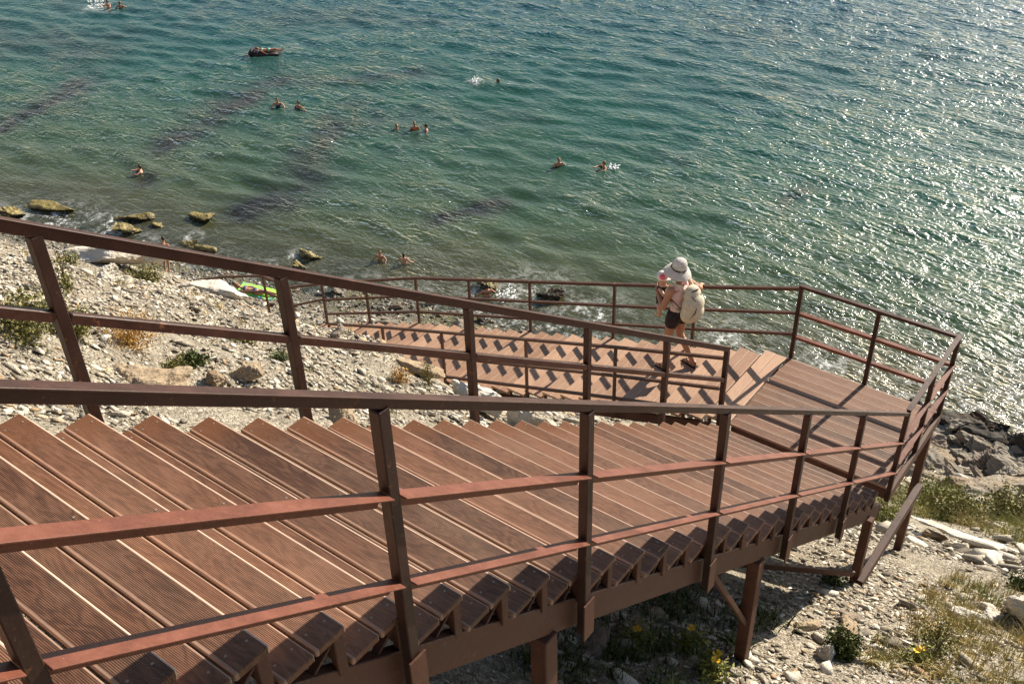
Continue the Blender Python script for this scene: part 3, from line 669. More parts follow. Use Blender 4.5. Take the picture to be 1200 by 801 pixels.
lot(34,libp,lambda:(rr.uniform(-4.6,-.75),rr.uniform(4.6,17)),'pale angular slab among the chips on the left bank','pale slabs on the left bank',.10,.42)
lot(8,libp,lambda:(rr.uniform(-3.2,1.6),rr.uniform(-2.0,.6)),'pale stone on the gravel below the upper flight at lower right','pale stones at lower right',.08,.24)
# stones in the shallows
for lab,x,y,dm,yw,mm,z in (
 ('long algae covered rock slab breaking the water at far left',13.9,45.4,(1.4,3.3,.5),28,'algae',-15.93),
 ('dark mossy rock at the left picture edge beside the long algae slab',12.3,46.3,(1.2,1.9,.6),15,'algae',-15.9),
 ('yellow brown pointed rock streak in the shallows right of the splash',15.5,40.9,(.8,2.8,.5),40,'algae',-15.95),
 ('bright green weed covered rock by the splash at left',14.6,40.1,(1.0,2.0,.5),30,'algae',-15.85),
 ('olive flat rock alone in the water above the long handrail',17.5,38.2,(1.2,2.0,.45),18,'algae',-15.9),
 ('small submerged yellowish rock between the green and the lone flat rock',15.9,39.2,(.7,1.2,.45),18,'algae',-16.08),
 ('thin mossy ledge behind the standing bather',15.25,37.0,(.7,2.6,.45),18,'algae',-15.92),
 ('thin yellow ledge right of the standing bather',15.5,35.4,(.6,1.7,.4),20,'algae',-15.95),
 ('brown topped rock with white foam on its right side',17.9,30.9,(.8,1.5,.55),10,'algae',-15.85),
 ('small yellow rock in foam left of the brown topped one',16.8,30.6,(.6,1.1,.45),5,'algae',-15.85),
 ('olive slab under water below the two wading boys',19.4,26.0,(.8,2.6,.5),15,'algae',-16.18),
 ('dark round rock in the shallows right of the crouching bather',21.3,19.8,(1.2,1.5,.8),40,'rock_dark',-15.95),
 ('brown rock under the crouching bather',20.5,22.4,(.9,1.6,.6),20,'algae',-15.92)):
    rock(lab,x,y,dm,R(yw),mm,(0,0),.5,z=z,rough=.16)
# ------------------------------------------------------------------ plants
def blade(V,F,base,d,h,w,bend,rg):
    d=np.array(d); side=np.array([-d[1],d[0],0.])
    o=len(V); n=3
    for i in range(n+1):
        t=i/n; p=base+np.array([0,0,1.])*h*t*(1-.25*bend*t)+d*(bend*h*t*t*.8); ww=w*(1-t)**.7 if i<n else w*.08
        V.append(p-side*ww/2); V.append(p+side*ww/2)
    for i in range(n): F.append((o+2*i,o+2*i+1,o+2*i+3,o+2*i+2))
def grass(name,clumps,m,label,cat=None,kind='stuff',seed=1,w=.006):
    rg=np.random.default_rng(seed); V=[];F=[]
    for x,y,r,h,n in clumps:
        for _ in range(n):
            a=rg.uniform(0,6.283); q=r*math.sqrt(rg.uniform()); px=x+q*math.cos(a);py=y+q*math.sin(a); b=rg.uniform(0,6.283)
            blade(V,F,np.array([px,py,0.]),(math.cos(b),math.sin(b),0),h*rg.uniform(.45,1.15),w*rg.uniform(.6,1.4),rg.uniform(.1,1.1),rg)
    V=np.array(V); z=ground(V[:,0],V[:,1]); 
    # blades keep the ground height of their base
    V2=V.reshape(-1,8,3); zb=z.reshape(-1,8)[:,:1]; V2[:,:,2]+=zb-.01
    o=link(name,np_mesh(name,V2.reshape(-1,3),np.array(F),m)); 
    if kind: o['kind']=kind
    tag(o,label,cat); return o
rg=np.random.default_rng(21); dry=[];grn=[]
def clumps(lst,n,x0,x1,y0,y1,r,h,k,f=None):
    for _ in range(n):
        x=rg.uniform(x0,x1);y=rg.uniform(y0,y1)
        if f and not f(x,y): continue
        lst.append((x,y,r*rg.uniform(.5,1.3),h*rg.uniform(.6,1.3),int(k*rg.uniform(.5,1.4))))
clumps(dry,190,-2.7,1.2,-2.4,-.72,.12,.20,30); clumps(grn,110,-2.7,1.0,-2.4,-.7,.11,.16,26)
clumps(dry,60,7,14.5,-1.2,2.2,.35,.5,40); clumps(grn,75,6.5,14.5,-1.2,2.4,.35,.5,44)
clumps(dry,18,-3.5,-.8,6.5,12,.12,.2,18); clumps(grn,10,-3.5,-.6,4.5,9,.10,.15,16)
shd=[]; clumps(shd,150,-5.2,-2.3,.15,2.1,.16,.2,26)
grass('dry_grass',dry,M['grass_dry'],'dry yellow grass growing in tufts on the stony slope','grass',seed=2,w=.009)
grass('ground_cover',shd,M['leaf_dark'],'dark green weeds covering the shaded ground under the upper flight','ground cover',seed=4,w=.014)
grass('green_grass',grn,M['grass_green'],'olive green grass growing among the dry tufts','grass',seed=3,w=.009)
def shrub_mesh(seed,r,h,n,leaf,m,upright=.5,flat=.6):
    """leafy mass: leaf quads along many thin stems"""
    rg=np.random.default_rng(seed); V=[];F=[]
    for s in range(n):
        a=rg.uniform(0,6.283); sp=rg.uniform(0,1)**.6*r; tip=np.array([math.cos(a)*sp,math.sin(a)*sp,h*rg.uniform(.5,1.05)*(1-.4*(sp/r)**2)])
        b0=np.array([math.cos(a)*sp*.2,math.sin(a)*sp*.2,0])
        for k in range(9):
            t=rg.uniform(.25,1.); p=b0+(tip-b0)*t+rg.normal(0,leaf*.8,3); u=rg.normal(0,1,3); u[2]+=upright; u/=np.linalg.norm(u); v=np.cross(u,rg.normal(0,1,3)); v/=np.linalg.norm(v)+1e-9
            l=leaf*rg.uniform(.6,1.4); w=l*flat*.5; o=len(V)
            V+= [p-u*l*.5,p+v*w,p+u*l*.5,p-v*w]; F.append((o,o+1,o+2,o+3))
    return np_mesh('foliage',np.array(V),np.array(F),m)
def stems_mesh(seed,r,h,n,rad=.004,m='twig'):
    rg=random.Random(seed); mb=MB()
    for i in range(n):
        a=rg.uniform(0,6.283); sp=r*rg.uniform(.1,.85); p1=Vector((math.cos(a)*sp*.5,math.sin(a)*sp*.5,h*.5)); p2=Vector((math.cos(a)*sp,math.sin(a)*sp,h*rg.uniform(.75,1.05)))
        mb.tube([(0,0,-.03),p1,p2],[rad,rad*.8,rad*.4],4)
    return mb.mesh('stems',M[m])
def shrub(name,label,x,y,r,h,n,leaf,m,cat='shrub',up=.5,fl=.6,group=None,stem='twig'):
    sd=int(abs(x*97+y*53)*7)%991; E=empty(name,(x,y,gz(x,y)-.02),label,cat,group)
    link('stems',stems_mesh(sd,r,h,max(8,n//12),m=stem),E); link('foliage',shrub_mesh(sd,r,h,n,leaf,M[m],up,fl),E); return E
shrub('shrub','wide olive shrub at the left edge between the rails',-5.6,6.3,.50,.42,330,.035,'leaf_olive')
shrub('shrub','dark green end of the olive shrub beside the leftmost post',-5.1,6.45,.26,.30,150,.035,'leaf_olive')
shrub('flowering_shrub','orange yellow flowering shrub above the ochre sandstone block',-4.62,6.35,.40,.42,260,.028,'leaf_orange','shrub',1.2,.4,stem='leaf_orange')
shrub('shrub','olive shrub left of the broad white slab on the skyline of the bank',-2.6,11.4,.26,.2,110,.03,'leaf_olive')
shrub('shrub','dry olive tuft at the foot of the broad white slab',-1.9,10.6,.35,.3,150,.035,'leaf_olive')
shrub('plant','small green rosette plant right of the ochre sandstone block',-4.6,5.75,.16,.14,70,.05,'leaf_olive','plant',.8,.35)
shrub('plant','second green rosette plant at the end of the orange shrub',-4.25,5.95,.18,.15,80,.05,'leaf_dark','plant',.8,.35)
shrub('plant','low brown green cushion plant under the far mid rail',-2.95,6.95,.22,.13,90,.035,'leaf_olive','plant')
shrub('plant','green sprig below the low cushion plant',-3.1,6.1,.13,.12,50,.045,'leaf_dark','plant',.8,.35)
shrub('plant','yellow orange flowering weed on the bank near the third far post',-1.55,5.75,.16,.3,60,.035,'leaf_orange','plant',1.4,.4)
shrub('plant','tall thin pale stalk plant beside the yellow flowering weed',-1.15,5.65,.10,.5,40,.03,'leaf_olive','plant',1.2,.4)
shrub('plant','tall reddish stalk plant standing on the left bank',-4.3,8.0,.08,.62,44,.035,'leaf_olive','plant',1.,.5)
shrub('shrub','dense dark green bush on the gravel at bottom right',-2.55,-.52,.19,.34,330,.03,'leaf_dark')
shrub('shrub','bright green tuft behind the outer landing column',4.6,1.05,.55,.5,320,.06,'grass_green','shrub',1.4,.3)
shrub('shrub','tall olive shrub on the right slope near the picture edge',11.2,-.35,.8,1.1,420,.08,'leaf_olive')
shrub('shrub','broad yellow green shrub in the middle of the right slope',9.2,.9,1.0,.8,520,.07,'grass_green','shrub',1.,.4)
shrub('shrub','round dry shrub between the column and the tall olive shrub',8.0,.35,.7,.6,330,.07,'leaf_olive')
shrub('shrub','small dark green clump above the big white block',1.25,-1.5,.2,.22,140,.035,'leaf_dark')
shrub('shrub','dry twiggy weed standing in the grass at bottom right',-1.75,-1.15,.25,.5,110,.03,'leaf_olive')
shrub('shrub','green patch growing below the first treads of the lower flight',.1,3.1,.35,.35,190,.05,'grass_green')
shrub('shrub','small tuft at the foot of the landing support post',-.75,.15,.16,.16,90,.035,'leaf_dark')
def poppy(label,x,y,hs):
    E=empty('yellow_poppy',(x,y,gz(x,y)-.01),label,'flower','yellow poppies in the shade'); 
    rg=random.Random(int(abs(x*1000)))
    mb=MB(); fl=[]
    for (dx,dy,h) in hs:
        mb.tube([(0,0,0),(dx*.5,dy*.5,h*.6),(dx,dy,h)],[.004,.003,.003],5); fl.append((dx,dy,h))
    mb.build('stem',M['grass_green'],E)
    link('foliage',shrub_mesh(int(abs(x*999))%97,.13,.2,40,.06,M['grass_green'],.6,.3),E)
    for dx,dy,h in fl:
        b=MB()
        for k in range(5):
            a=k*1.2566+rg.random(); ca,sa=math.cos(a),math.sin(a); r=.03
            b.add([(0,0,0),(ca*r-sa*r*.6,sa*r+ca*r*.6,.014),(ca*r*1.25,sa*r*1.25,.02),(ca*r+sa*r*.6,sa*r-ca*r*.6,.014)],[(0,1,2,3)])
        b.build('flower',M['petal'],E,loc=(dx,dy,h))
poppy('yellow poppy with two blooms at the bottom edge left of the near support post',-3.98,.08,[(.06,.02,.20),(-.05,-.02,.26)])
poppy('single yellow bloom higher up in the shade under the stairs',-3.72,.42,[(.02,.02,.25)])
poppy('single yellow bloom left of the others in the shade',-4.0,.78,[(.0,.0,.2)])
poppy('pair of small yellow blooms in the dry grass at bottom right',-2.1,-1.08,[(.05,0,.16),(-.04,.03,.2)])
# ------------------------------------------------------------------ people
def cap_mesh(items,vox,m,name,smooth=4):
    """one continuous skin from tapered limbs (p,r,q,s) and ellipsoids (c,(rx,ry,rz),rot)"""
    V=[];F=[]
    for it in items:
        bm=bmesh.new()
        if len(it)==4:
            p,r,q,s=it
            for c,rad in ((p,r),(q,s)):
                bmesh.ops.create_icosphere(bm,subdivisions=2,radius=rad,matrix=Matrix.Translation(Vector(c)))
            vs=list(bm.verts); bmesh.ops.delete(bm,geom=list(bm.edges)+list(bm.faces),context='EDGES_FACES') if False else None
            co=[v.co.copy() for v in vs]; bm.clear()
            for c in co: bm.verts.new(c)
            bmesh.ops.convex_hull(bm,input=bm.verts); bmesh.ops.delete(bm,geom=[v for v in bm.verts if not v.link_faces],context='VERTS')
        else:
            c,rd,rot=it; T=Matrix.Translation(Vector(c))@(rot.to_4x4() if rot else Matrix.Identity(4))@Matrix.Diagonal((*rd,1))
            bmesh.ops.create_icosphere(bm,subdivisions=3,radius=1,matrix=T)
        bm.verts.index_update(); o=len(V); V+=[v.co[:] for v in bm.verts]; F+=[tuple(v.index+o for v in f.verts) for f in bm.faces]; bm.free()
    me=bpy.data.meshes.new('tmp'); me.from_pydata(V,[],F); ob_=bpy.data.objects.new('tmp',me); COL.objects.link(ob_)
    md=ob_.modifiers.new('r','REMESH'); md.mode='VOXEL'; md.voxel_size=vox
    if smooth: sm=ob_.modifiers.new('s','SMOOTH'); sm.factor=.5; sm.iterations=smooth
    dg=bpy.context.evaluated_depsgraph_get(); dg.update(); r_=bpy.data.meshes.new_from_object(ob_.evaluated_get(dg)); bpy.data.objects.remove(ob_); bpy.data.meshes.remove(me)
    r_.name=name; r_.materials.clear(); r_.materials.append(m); r_.polygons.foreach_set('use_smooth',[True]*len(r_.polygons)); r_.update(); return r_
def rotm(a,ax): return Matrix.Rotation(a,3,ax)
# ---- the woman on the lower flight, facing down the stairs and a little out to sea
HD=R(-14)  # heading, turned from +y towards +x
Wm=empty('person',(1.10,3.24,-.33),'woman in white sun hat and dark shorts on the pale treads, hand on the rail','person')
B=Vector(Wm.location); Rz=Matrix.Rotation(HD,3,'Z')
def P(x,y,z): return Rz@Vector((x,y,z))            # local: x to her right, y forward, z up
def G(v): return Rz.inverted()@(Vector(v)-B)        # world point -> local tuple for P
sk=M['skin']
fl=P(*G((.985,3.34,-.38))); fr=P(*G((1.16,3.03,-.285)))
hipL,hipR=P(-.085,.01,.80),P(.085,.0,.80)
kL,kR=P(-.105,.07,.415),P(.095,.035,.45)
aL=fl+Vector((0,-.02,.075)); aR=fr+Vector((0,-.02,.08))
pel=P(0,.0,.84); wai=P(0,.0,.98); ch=P(0,.01,1.14); nk=P(0,.03,1.30); hd=P(.0,.06,1.43)
sL,sR=P(-.165,.01,1.235),P(.165,.01,1.235)
eL=P(-.235,.06,.985); wL=P(-.14,.27,1.10); 
hR=Vector((1.685,3.25,float(zt(3.25))+.022))-B; eR=(sR+hR)/2+P(.05,-.06,-.085)
items=[(hipL,.082,kL,.052),(kL,.054,aL,.034),(hipR,.082,kR,.052),(kR,.054,aR,.034),(aL+P(0,-.03,-.02),.034,aL+P(0,.02,-.035),.036),(aR+P(0,-.03,-.02),.034,aR+P(0,.02,-.035),.036),
 (kL+(aL-kL)*.28+P(0,-.018,0),.053,aL+(kL-aL)*.25,.036),(kR+(aR-kR)*.28+P(0,-.018,0),.053,aR+(kR-aR)*.25,.036),
 (aL+P(0,-.035,-.045),.032,aL+P(.0,.14,-.055),.026),(aR+P(0,-.035,-.05),.032,aR+P(.0,.14,-.06),.026),
 (pel,(.155,.105,.11),Rz),(wai,(.118,.085,.12),Rz),(ch,(.14,.098,.14),Rz),(P(0,.01,1.21),(.165,.075,.06),Rz),
 (P(0,.015,1.24),.052,nk,.046),(nk,.046,hd+P(0,-.01,-.06),.05),
 (hd,(.073,.09,.108),Rz),(hd+P(0,.045,-.055),(.05,.045,.05),Rz),(hd+P(0,.092,-.012),.012,hd+P(0,.10,-.03),.014),(hd+P(-.072,0,-.01),(.012,.02,.03),Rz),(hd+P(.072,0,-.01),(.012,.02,.03),Rz),
 (sL,.052,eL,.038),(eL,.037,wL,.026),(sR,.052,eR,.038),(eR,.037,hR+(eR-hR)*.12,.025)]
# hands: palm, four unequal bent fingers and a thumb
def hand(items,w,fd,pd,sd,s=1.,curl=.6):
    w=Vector(w); fd=fd.normalized(); sd=sd.normalized(); pd=pd.normalized()
    items.append((w,.022*s,w+fd*.05*s,.024*s))
    for i,(o_,l) in enumerate(((-.030,.062),(-.010,.072),(.010,.068),(.029,.052))):
        k0=w+fd*.07*s+sd*o_*s; k1=k0+fd*l*.5*s+pd*l*.25*curl*s; k2=k1+fd*l*.25*s+pd*l*.5*curl*s
        items.append((w+fd*.03*s+sd*o_*.6*s,.013*s,k0,.0105*s)); items.append((k0,.010*s,k1,.009*s)); items.append((k1,.009*s,k2,.0075*s))
    t0=w+fd*.02*s-sd*.03*s; t1=t0+fd*.03*s-sd*.026*s+pd*.012*s; items.append((w+fd*.012*s,.015*s,t0,.012*s)); items.append((t0,.012*s,t1,.010*s)); items.append((t1,.010*s,t1+fd*.026*s+pd*.012*s,.008*s))
hand(items,hR+Vector((-.045,-.03,.012)),Vector((1,.35,-.15)),Vector((0,0,-1)),Vector((.35,-1,0)),1,1.2)
hand(items,wL,P(.55,.55,.35),P(.6,-.5,.1),P(0,.2,1),1,.8)
link('body',cap_mesh(items,.0068,sk,'body',3),Wm)
top=[(wai+P(0,0,-.08),(.135,.10,.07),Rz),(wai,(.130,.096,.12),Rz),(ch,(.152,.11,.135),Rz),(P(-.09,.005,1.22),.052,P(-.07,.0,1.255),.045),(P(.09,.005,1.22),.052,P(.07,.0,1.255),.045)]
link('tank_top',cap_mesh(top,.010,M['cloth_pink'],'tank_top',3),Wm)
sh=[(pel,(.170,.122,.115),Rz),(hipL,.098,hipL+(kL-hipL)*.24,.094),(hipR,.098,hipR+(kR-hipR)*.24,.094)]
link('shorts',cap_mesh(sh,.010,plain('dark patterned cotton',(.028,.018,.020),.8,.75,26,.2),'shorts',2),Wm)
for a_ in (aL,aR):
    b=MB(); b.cbox((-.045,-.10,-.012),(.045,.16,.006),.005,Matrix.Translation(a_+P(0,.02,-.078))@Rz.to_4x4()); b.tube([a_+P(-.042,.03,-.07),a_+P(-.02,.08,-.022),a_+P(.0,.115,-.03),a_+P(.025,.08,-.022),a_+P(.045,.03,-.07)],.006,5); b.build('sandal',M['strap'],Wm)
hr=[(hd+P(0,-.025,.0),(.082,.085,.10),Rz),(hd+P(0,-.06,-.07),(.06,.045,.07),Rz)]
link('hair',cap_mesh(hr,.010,M['hair_brown'],'hair',2),Wm)
# sun hat: crown and wavy brim, tipped back
hm=bmesh.new(); prof=[(0,.142),(.035,.139),(.068,.122),(.090,.082),(.097,.034),(.098,.0),(.125,-.014),(.155,-.036),(.178,-.066),(.183,-.074)]
nseg=40; rings=[]
for r_,z_ in prof:
    rings.append([hm.verts.new((r_*math.cos(2*math.pi*k/nseg),r_*math.sin(2*math.pi*k/nseg),z_+(r_>.1)*(.018*math.sin(2*(2*math.pi*k/nseg)+.6)+.010*math.sin(3*(2*math.pi*k/nseg)))*(r_-.1)/.1)) for k in range(nseg)] if r_>0 else [hm.verts.new((0,0,z_))])
for a_,c_ in zip(rings[:-1],rings[1:]):
    for k in range(nseg):
        hm.faces.new((a_[0],c_[k],c_[(k+1)%nseg]) if len(a_)==1 else (a_[k],c_[k],c_[(k+1)%nseg],a_[(k+1)%nseg]))
bmesh.ops.solidify(hm,geom=hm.faces[:],thickness=.005)
HT=Matrix.Translation(hd+P(0,-.012,.055))@Rz.to_4x4()@Matrix.Rotation(R(14),4,'X')
hme=bpy.data.meshes.new('sun_hat'); hm.transform(HT); hm.to_mesh(hme); hm.free(); hme.materials.append(M['hat']); hme.polygons.foreach_set('use_smooth',[True]*len(hme.polygons))
ho=link('sun_hat',hme,Wm)
b=MB(); b.tube([HT@Vector((.0975*math.cos(2*math.pi*k/32),.0975*math.sin(2*math.pi*k/32),.016)) for k in range(33)],.010,6); b.build('hat_band',M['strap'],ho)
# backpack, worn on her back
BK=empty('backpack',Vector(B)+P(.03,-.20,.88),'cream canvas backpack with dark straps on the back of the woman in the white hat','backpack')
bo=Vector(BK.location)-B
its=[(P(.03,-.20,.93),(.185,.115,.15),Rz),(P(.03,-.21,1.05),(.17,.115,.17),Rz),(P(.03,-.18,1.18),(.135,.085,.11),Rz),(P(.035,-.25,.95),(.14,.085,.12),Rz),(P(.03,-.17,1.25),(.10,.07,.06),Rz)]
bag=cap_mesh([(Vector(c)-bo,r_,q) for c,r_,q in its],.010,M['canvas'],'bag',3); link('bag',bag,BK)
b=MB()
for sx in (-1,1):
    b.tube([P(.03+sx*.075,-.14,1.24)-bo,P(sx*.10,-.06,1.315)-bo,P(sx*.115,.07,1.285)-bo,P(sx*.13,.118,1.18)-bo,P(sx*.145,.09,1.06)-bo,P(.03+sx*.13,-.10,.93)-bo],[.016]*6,6)
b.build('shoulder_strap',M['canvas'],BK)
b=MB()
b.tube([P(-.06,-.255,1.22)-bo,P(.0,-.305,1.12)-bo,P(-.05,-.322,1.0)-bo,P(-.10,-.27,.90)-bo],.006,5); b.tube([P(.11,-.25,1.2)-bo,P(.10,-.305,1.08)-bo,P(.12,-.30,.96)-bo],.006,5)
b.tube([P(-.03,-.22,1.26)-bo,P(.03,-.25,1.285)-bo,P(.09,-.22,1.26)-bo],.009,5); b.tube([P(-.115,-.14,1.0)-bo,P(-.16,-.05,1.09)-bo,P(-.13,.10,1.10)-bo],.007,5)
b.build('dark_strap',M['strap'],BK)
# toddler on her left arm
TD=empty('person',Vector(B)+P(-.06,.25,.93),'small child in pink and white cap carried on the arm of the sun hat woman','person')
to=Vector(TD.location)-B
def T_(x,y,z): return P(x,y,z)-to
thd=T_(-.075,.235,1.285)
ti=[(T_(-.07,.235,.98),.075,T_(-.07,.235,1.13),.07),(T_(-.075,.235,1.13),.05,thd,.05),(thd,(.068,.074,.082),Rz),(T_(-.12,.235,1.13),.032,T_(-.16,.13,1.10),.024),(T_(-.16,.13,1.10),.024,T_(-.15,.05,1.16),.02),
 (T_(-.02,.20,1.13),.03,T_(.05,.12,1.16),.022),(T_(-.11,.23,.96),.048,T_(-.19,.16,.93),.04),(T_(-.19,.16,.93),.038,T_(-.185,.16,.80),.026),(T_(-.185,.16,.80),.025,T_(-.195,.215,.785),.02),
 (T_(-.03,.23,.96),.048,T_(.07,.17,.93),.04),(T_(.07,.17,.93),.036,T_(.09,.19,.80),.026),(thd+P(0,-.072,-.01),.008,thd+P(0,-.078,-.02),.010)]
link('body',cap_mesh(ti,.008,M['skin2'],'body',3),TD)
link('romper',cap_mesh([(T_(-.07,.235,.97),.084,T_(-.07,.235,1.12),.079),(T_(-.11,.23,.96),.055,T_(-.15,.19,.945),.052),(T_(-.03,.23,.96),.055,T_(.02,.20,.945),.05)],.009,M['cloth_black'],'romper',2),TD)
cap=link('cap',cap_mesh([(thd+P(0,.005,.022),(.079,.085,.074),Rz),(thd+P(0,-.075,.01),(.055,.04,.012),Rz)],.008,M['cloth_white'],'cap',2),TD)
link('cap_patch',cap_mesh([(thd+P(-.045,-.03,.045),(.042,.045,.04),Rz)],.007,plain('pink flower print',(.80,.16,.22),.8,.3,40,.1),'cap_patch',1),cap)
# ---- bathers
def bather(label,x,y,head,sub,skin='skin',hair='hair_dark',wear=None,pose='stand',scale=1.,z=SEA,vest=False):
    """upper body out of the water; sub = how much of the trunk is under water"""
    E=empty('person',(x,y,z),label,'person'); E.rotation_euler=(0,0,head); E.scale=(scale,)*3; h=-sub-.12
    it=[((0,0,h+.02),(.155,.11,.13),None),((0,0,h+.18),(.14,.095,.15),None),((0,.0,h+.36),(.165,.105,.15),None),((0,0,h+.45),(.18,.08,.06),None),((0,.01,h+.48),.055,(0,.02,h+.58),.05),((0,.03,h+.67),(.075,.092,.112),None),((0,.115,h+.66),.014,(0,.125,h+.645),.016),
        ((-.08,0,h-.02),.085,(-.09,.03,h-.35),.06),((.08,0,h-.02),.085,(.09,.03,h-.35),.06)]
    if pose=='swim': A=[((-.19,0,h+.44),(-.34,.20,h+.38),(-.20,.42,h+.42)),((.19,0,h+.44),(.36,.16,h+.38),(.26,.40,h+.42))]
    elif pose=='arms': A=[((-.19,0,h+.44),(-.36,.05,h+.30),(-.40,.26,h+.20)),((.19,0,h+.44),(.36,.02,h+.28),(.44,.20,h+.16))]
    elif pose=='out': A=[((-.19,0,h+.44),(-.45,.05,h+.38),(-.68,.12,h+.30)),((.19,0,h+.44),(.34,.05,h+.22),(.40,.2,h+.06))]
    else: A=[((-.19,0,h+.44),(-.30,.0,h+.18),(-.26,.16,h-.02)),((.19,0,h+.44),(.30,.0,h+.18),(.26,.16,h-.02))]
    for a_,b_,c_ in A: it+=[(a_,.055,b_,.042),(b_,.042,c_,.03),(c_,.032,Vector(c_)+(Vector(c_)-Vector(b_)).normalized()*.12,.026)]
    link('body',cap_mesh(it,.02,M[skin],'body',2),E)
    link('hair',cap_mesh([((0,.0,h+.70),(.088,.095,.10),None),((0,-.05,h+.63),(.065,.05,.09),None)],.02,M[hair],'hair',1),E)
    if wear: link('swimwear',cap_mesh([((0,0,h+.18),(.152,.108,.15),None),((0,.0,h+.33),(.172,.116,.12),None)] if wear in ('orange','navy') else [((0,0,h+.36),(.172,.115,.06),None),((0,0,h+.0),(.165,.12,.10),None)],.02,M[wear],'swimwear',1),E)
    return E
bather('bather in a dark swimsuit standing chest deep left of the two together in mid water',29.48,45.73,2.2,.18,'skin','hair_dark','navy','arms',1.05)
bather('bather with raised arm standing just right of the one in the dark swimsuit',30.08,44.57,1.6,.28,'skin','hair_dark',None,'out',1.0)
bather('lone swimmer with dark hair and a pale back close to the left shore',19.04,45.14,.9,.28,'skin2','hair_dark','cloth_white','swim',1.)
bather('swimmer with only head and shoulders showing left of the orange vest',31.0,37.4,2.6,.40,'skin','hair_brown',None,'swim',1.)
bather('bather wearing a bright orange vest',31.5,36.45,2.3,.22,'skin','hair_brown','orange','stand',1.)
bather('dark haired bather close beside the orange vest',31.75,35.8,.8,.30,'skin','hair_dark',None,'arms',1.)
bather('swimmer farthest out at top centre with just a head above water',39.85,36.85,.4,.46,'skin','hair_brown',None,'swim',1.05)
bather('bather upright in the water left of the pair below centre top',32.11,26.81,2.4,.20,'skin','hair_brown',None,'arms',1.)
bather('swimmer lying in the water with arms out right of the upright one',33.26,24.71,1.1,.30,'skin','hair_brown',None,'swim',1.)
bather('wading boy at left with his shadow on the shallow bottom',19.54,27.98,1.9,.10,'skin','hair_brown',None,'arms',.82)
bather('wading boy with a sunlit pale back splashing to the right',19.93,26.87,-1.2,.05,'skin2','hair_dark',None,'arms',.82)
E=bather('crouching bather in a dark top splashing among the shore rocks',19.86,22.02,-.6,.02,'skin','hair_dark','cloth_black','arms',.95)
E=bather('red suited swimmer kicking up spray at the top edge',35.75,71.8,1.8,.15,'skin','hair_dark','red','swim',1.1)
E=bather('swimmer with pale cap at the top edge beside the red suited one',36.3,71.0,-.6,.22,'skin','hair_brown',None,'arms',1.05)
def walker(label,x,y,head,wear,lean=.35,scale=1.):
    E=empty('person',(x,y,gz(x,y)),label,'person'); E.rotation_euler=(0,0,head); E.scale=(scale,)*3
    c,s=math.cos(lean),math.sin(lean); U_=lambda X,Y,Z:(X,Y+s*(Z-.85),.85+c*(Z-.85)) if Z>.85 else (X,Y,Z)
    it=[((-.09,0,.85),.09,(-.11,.05,.46),.06),((-.11,.05,.46),.058,(-.12,-.03,.09),.038),((-.12,-.06,.04),.035,(-.12,.13,.03),.028),((.09,0,.85),.09,(.10,-.02,.46),.06),((.10,-.02,.46),.058,(.10,-.14,.09),.038),((.10,-.17,.04),.035,(.10,.02,.03),.028),
        (U_(0,0,.90),(.16,.115,.13),None),(U_(0,0,1.05),(.135,.095,.15),None),(U_(0,0,1.24),(.165,.105,.15),None),(U_(0,0,1.33),(.18,.08,.06),None),(U_(0,.01,1.36),.055,U_(0,.03,1.47),.05),(U_(0,.04,1.56),(.075,.092,.112),None)]
    for sx in (-1,1): a_=U_(sx*.19,0,1.32);b_=(a_[0]+sx*.08,a_[1]+.06,a_[2]-.27);c_=(b_[0]-sx*.03,b_[1]+.14,b_[2]-.2); it+=[(a_,.055,b_,.042),(b_,.042,c_,.03),(c_,.032,(c_[0],c_[1]+.05,c_[2]-.1),.026)]
    link('body',cap_mesh(it,.02,M['skin'],'body',2),E)
    link('hair',cap_mesh([(U_(0,.02,1.59),(.088,.095,.10),None)],.02,M['hair_dark'],'hair',1),E)
    link('swimwear',cap_mesh([((0,0,.86),(.175,.13,.11),None),((-.09,0,.84),.1,(-.1,.02,.7),.085),((.09,0,.84),.1,(.1,-.01,.7),.085)],.02,M[wear],'swimwear',1),E)
    return E
walker('sunburnt bather stooping on the pebbles behind the long handrail',12.95,34.75,-1.0,'pinkred')
walker('bather half hidden behind the crest of the white slab on the pebble beach',12.35,36.9,2.2,'pinkred',.6)
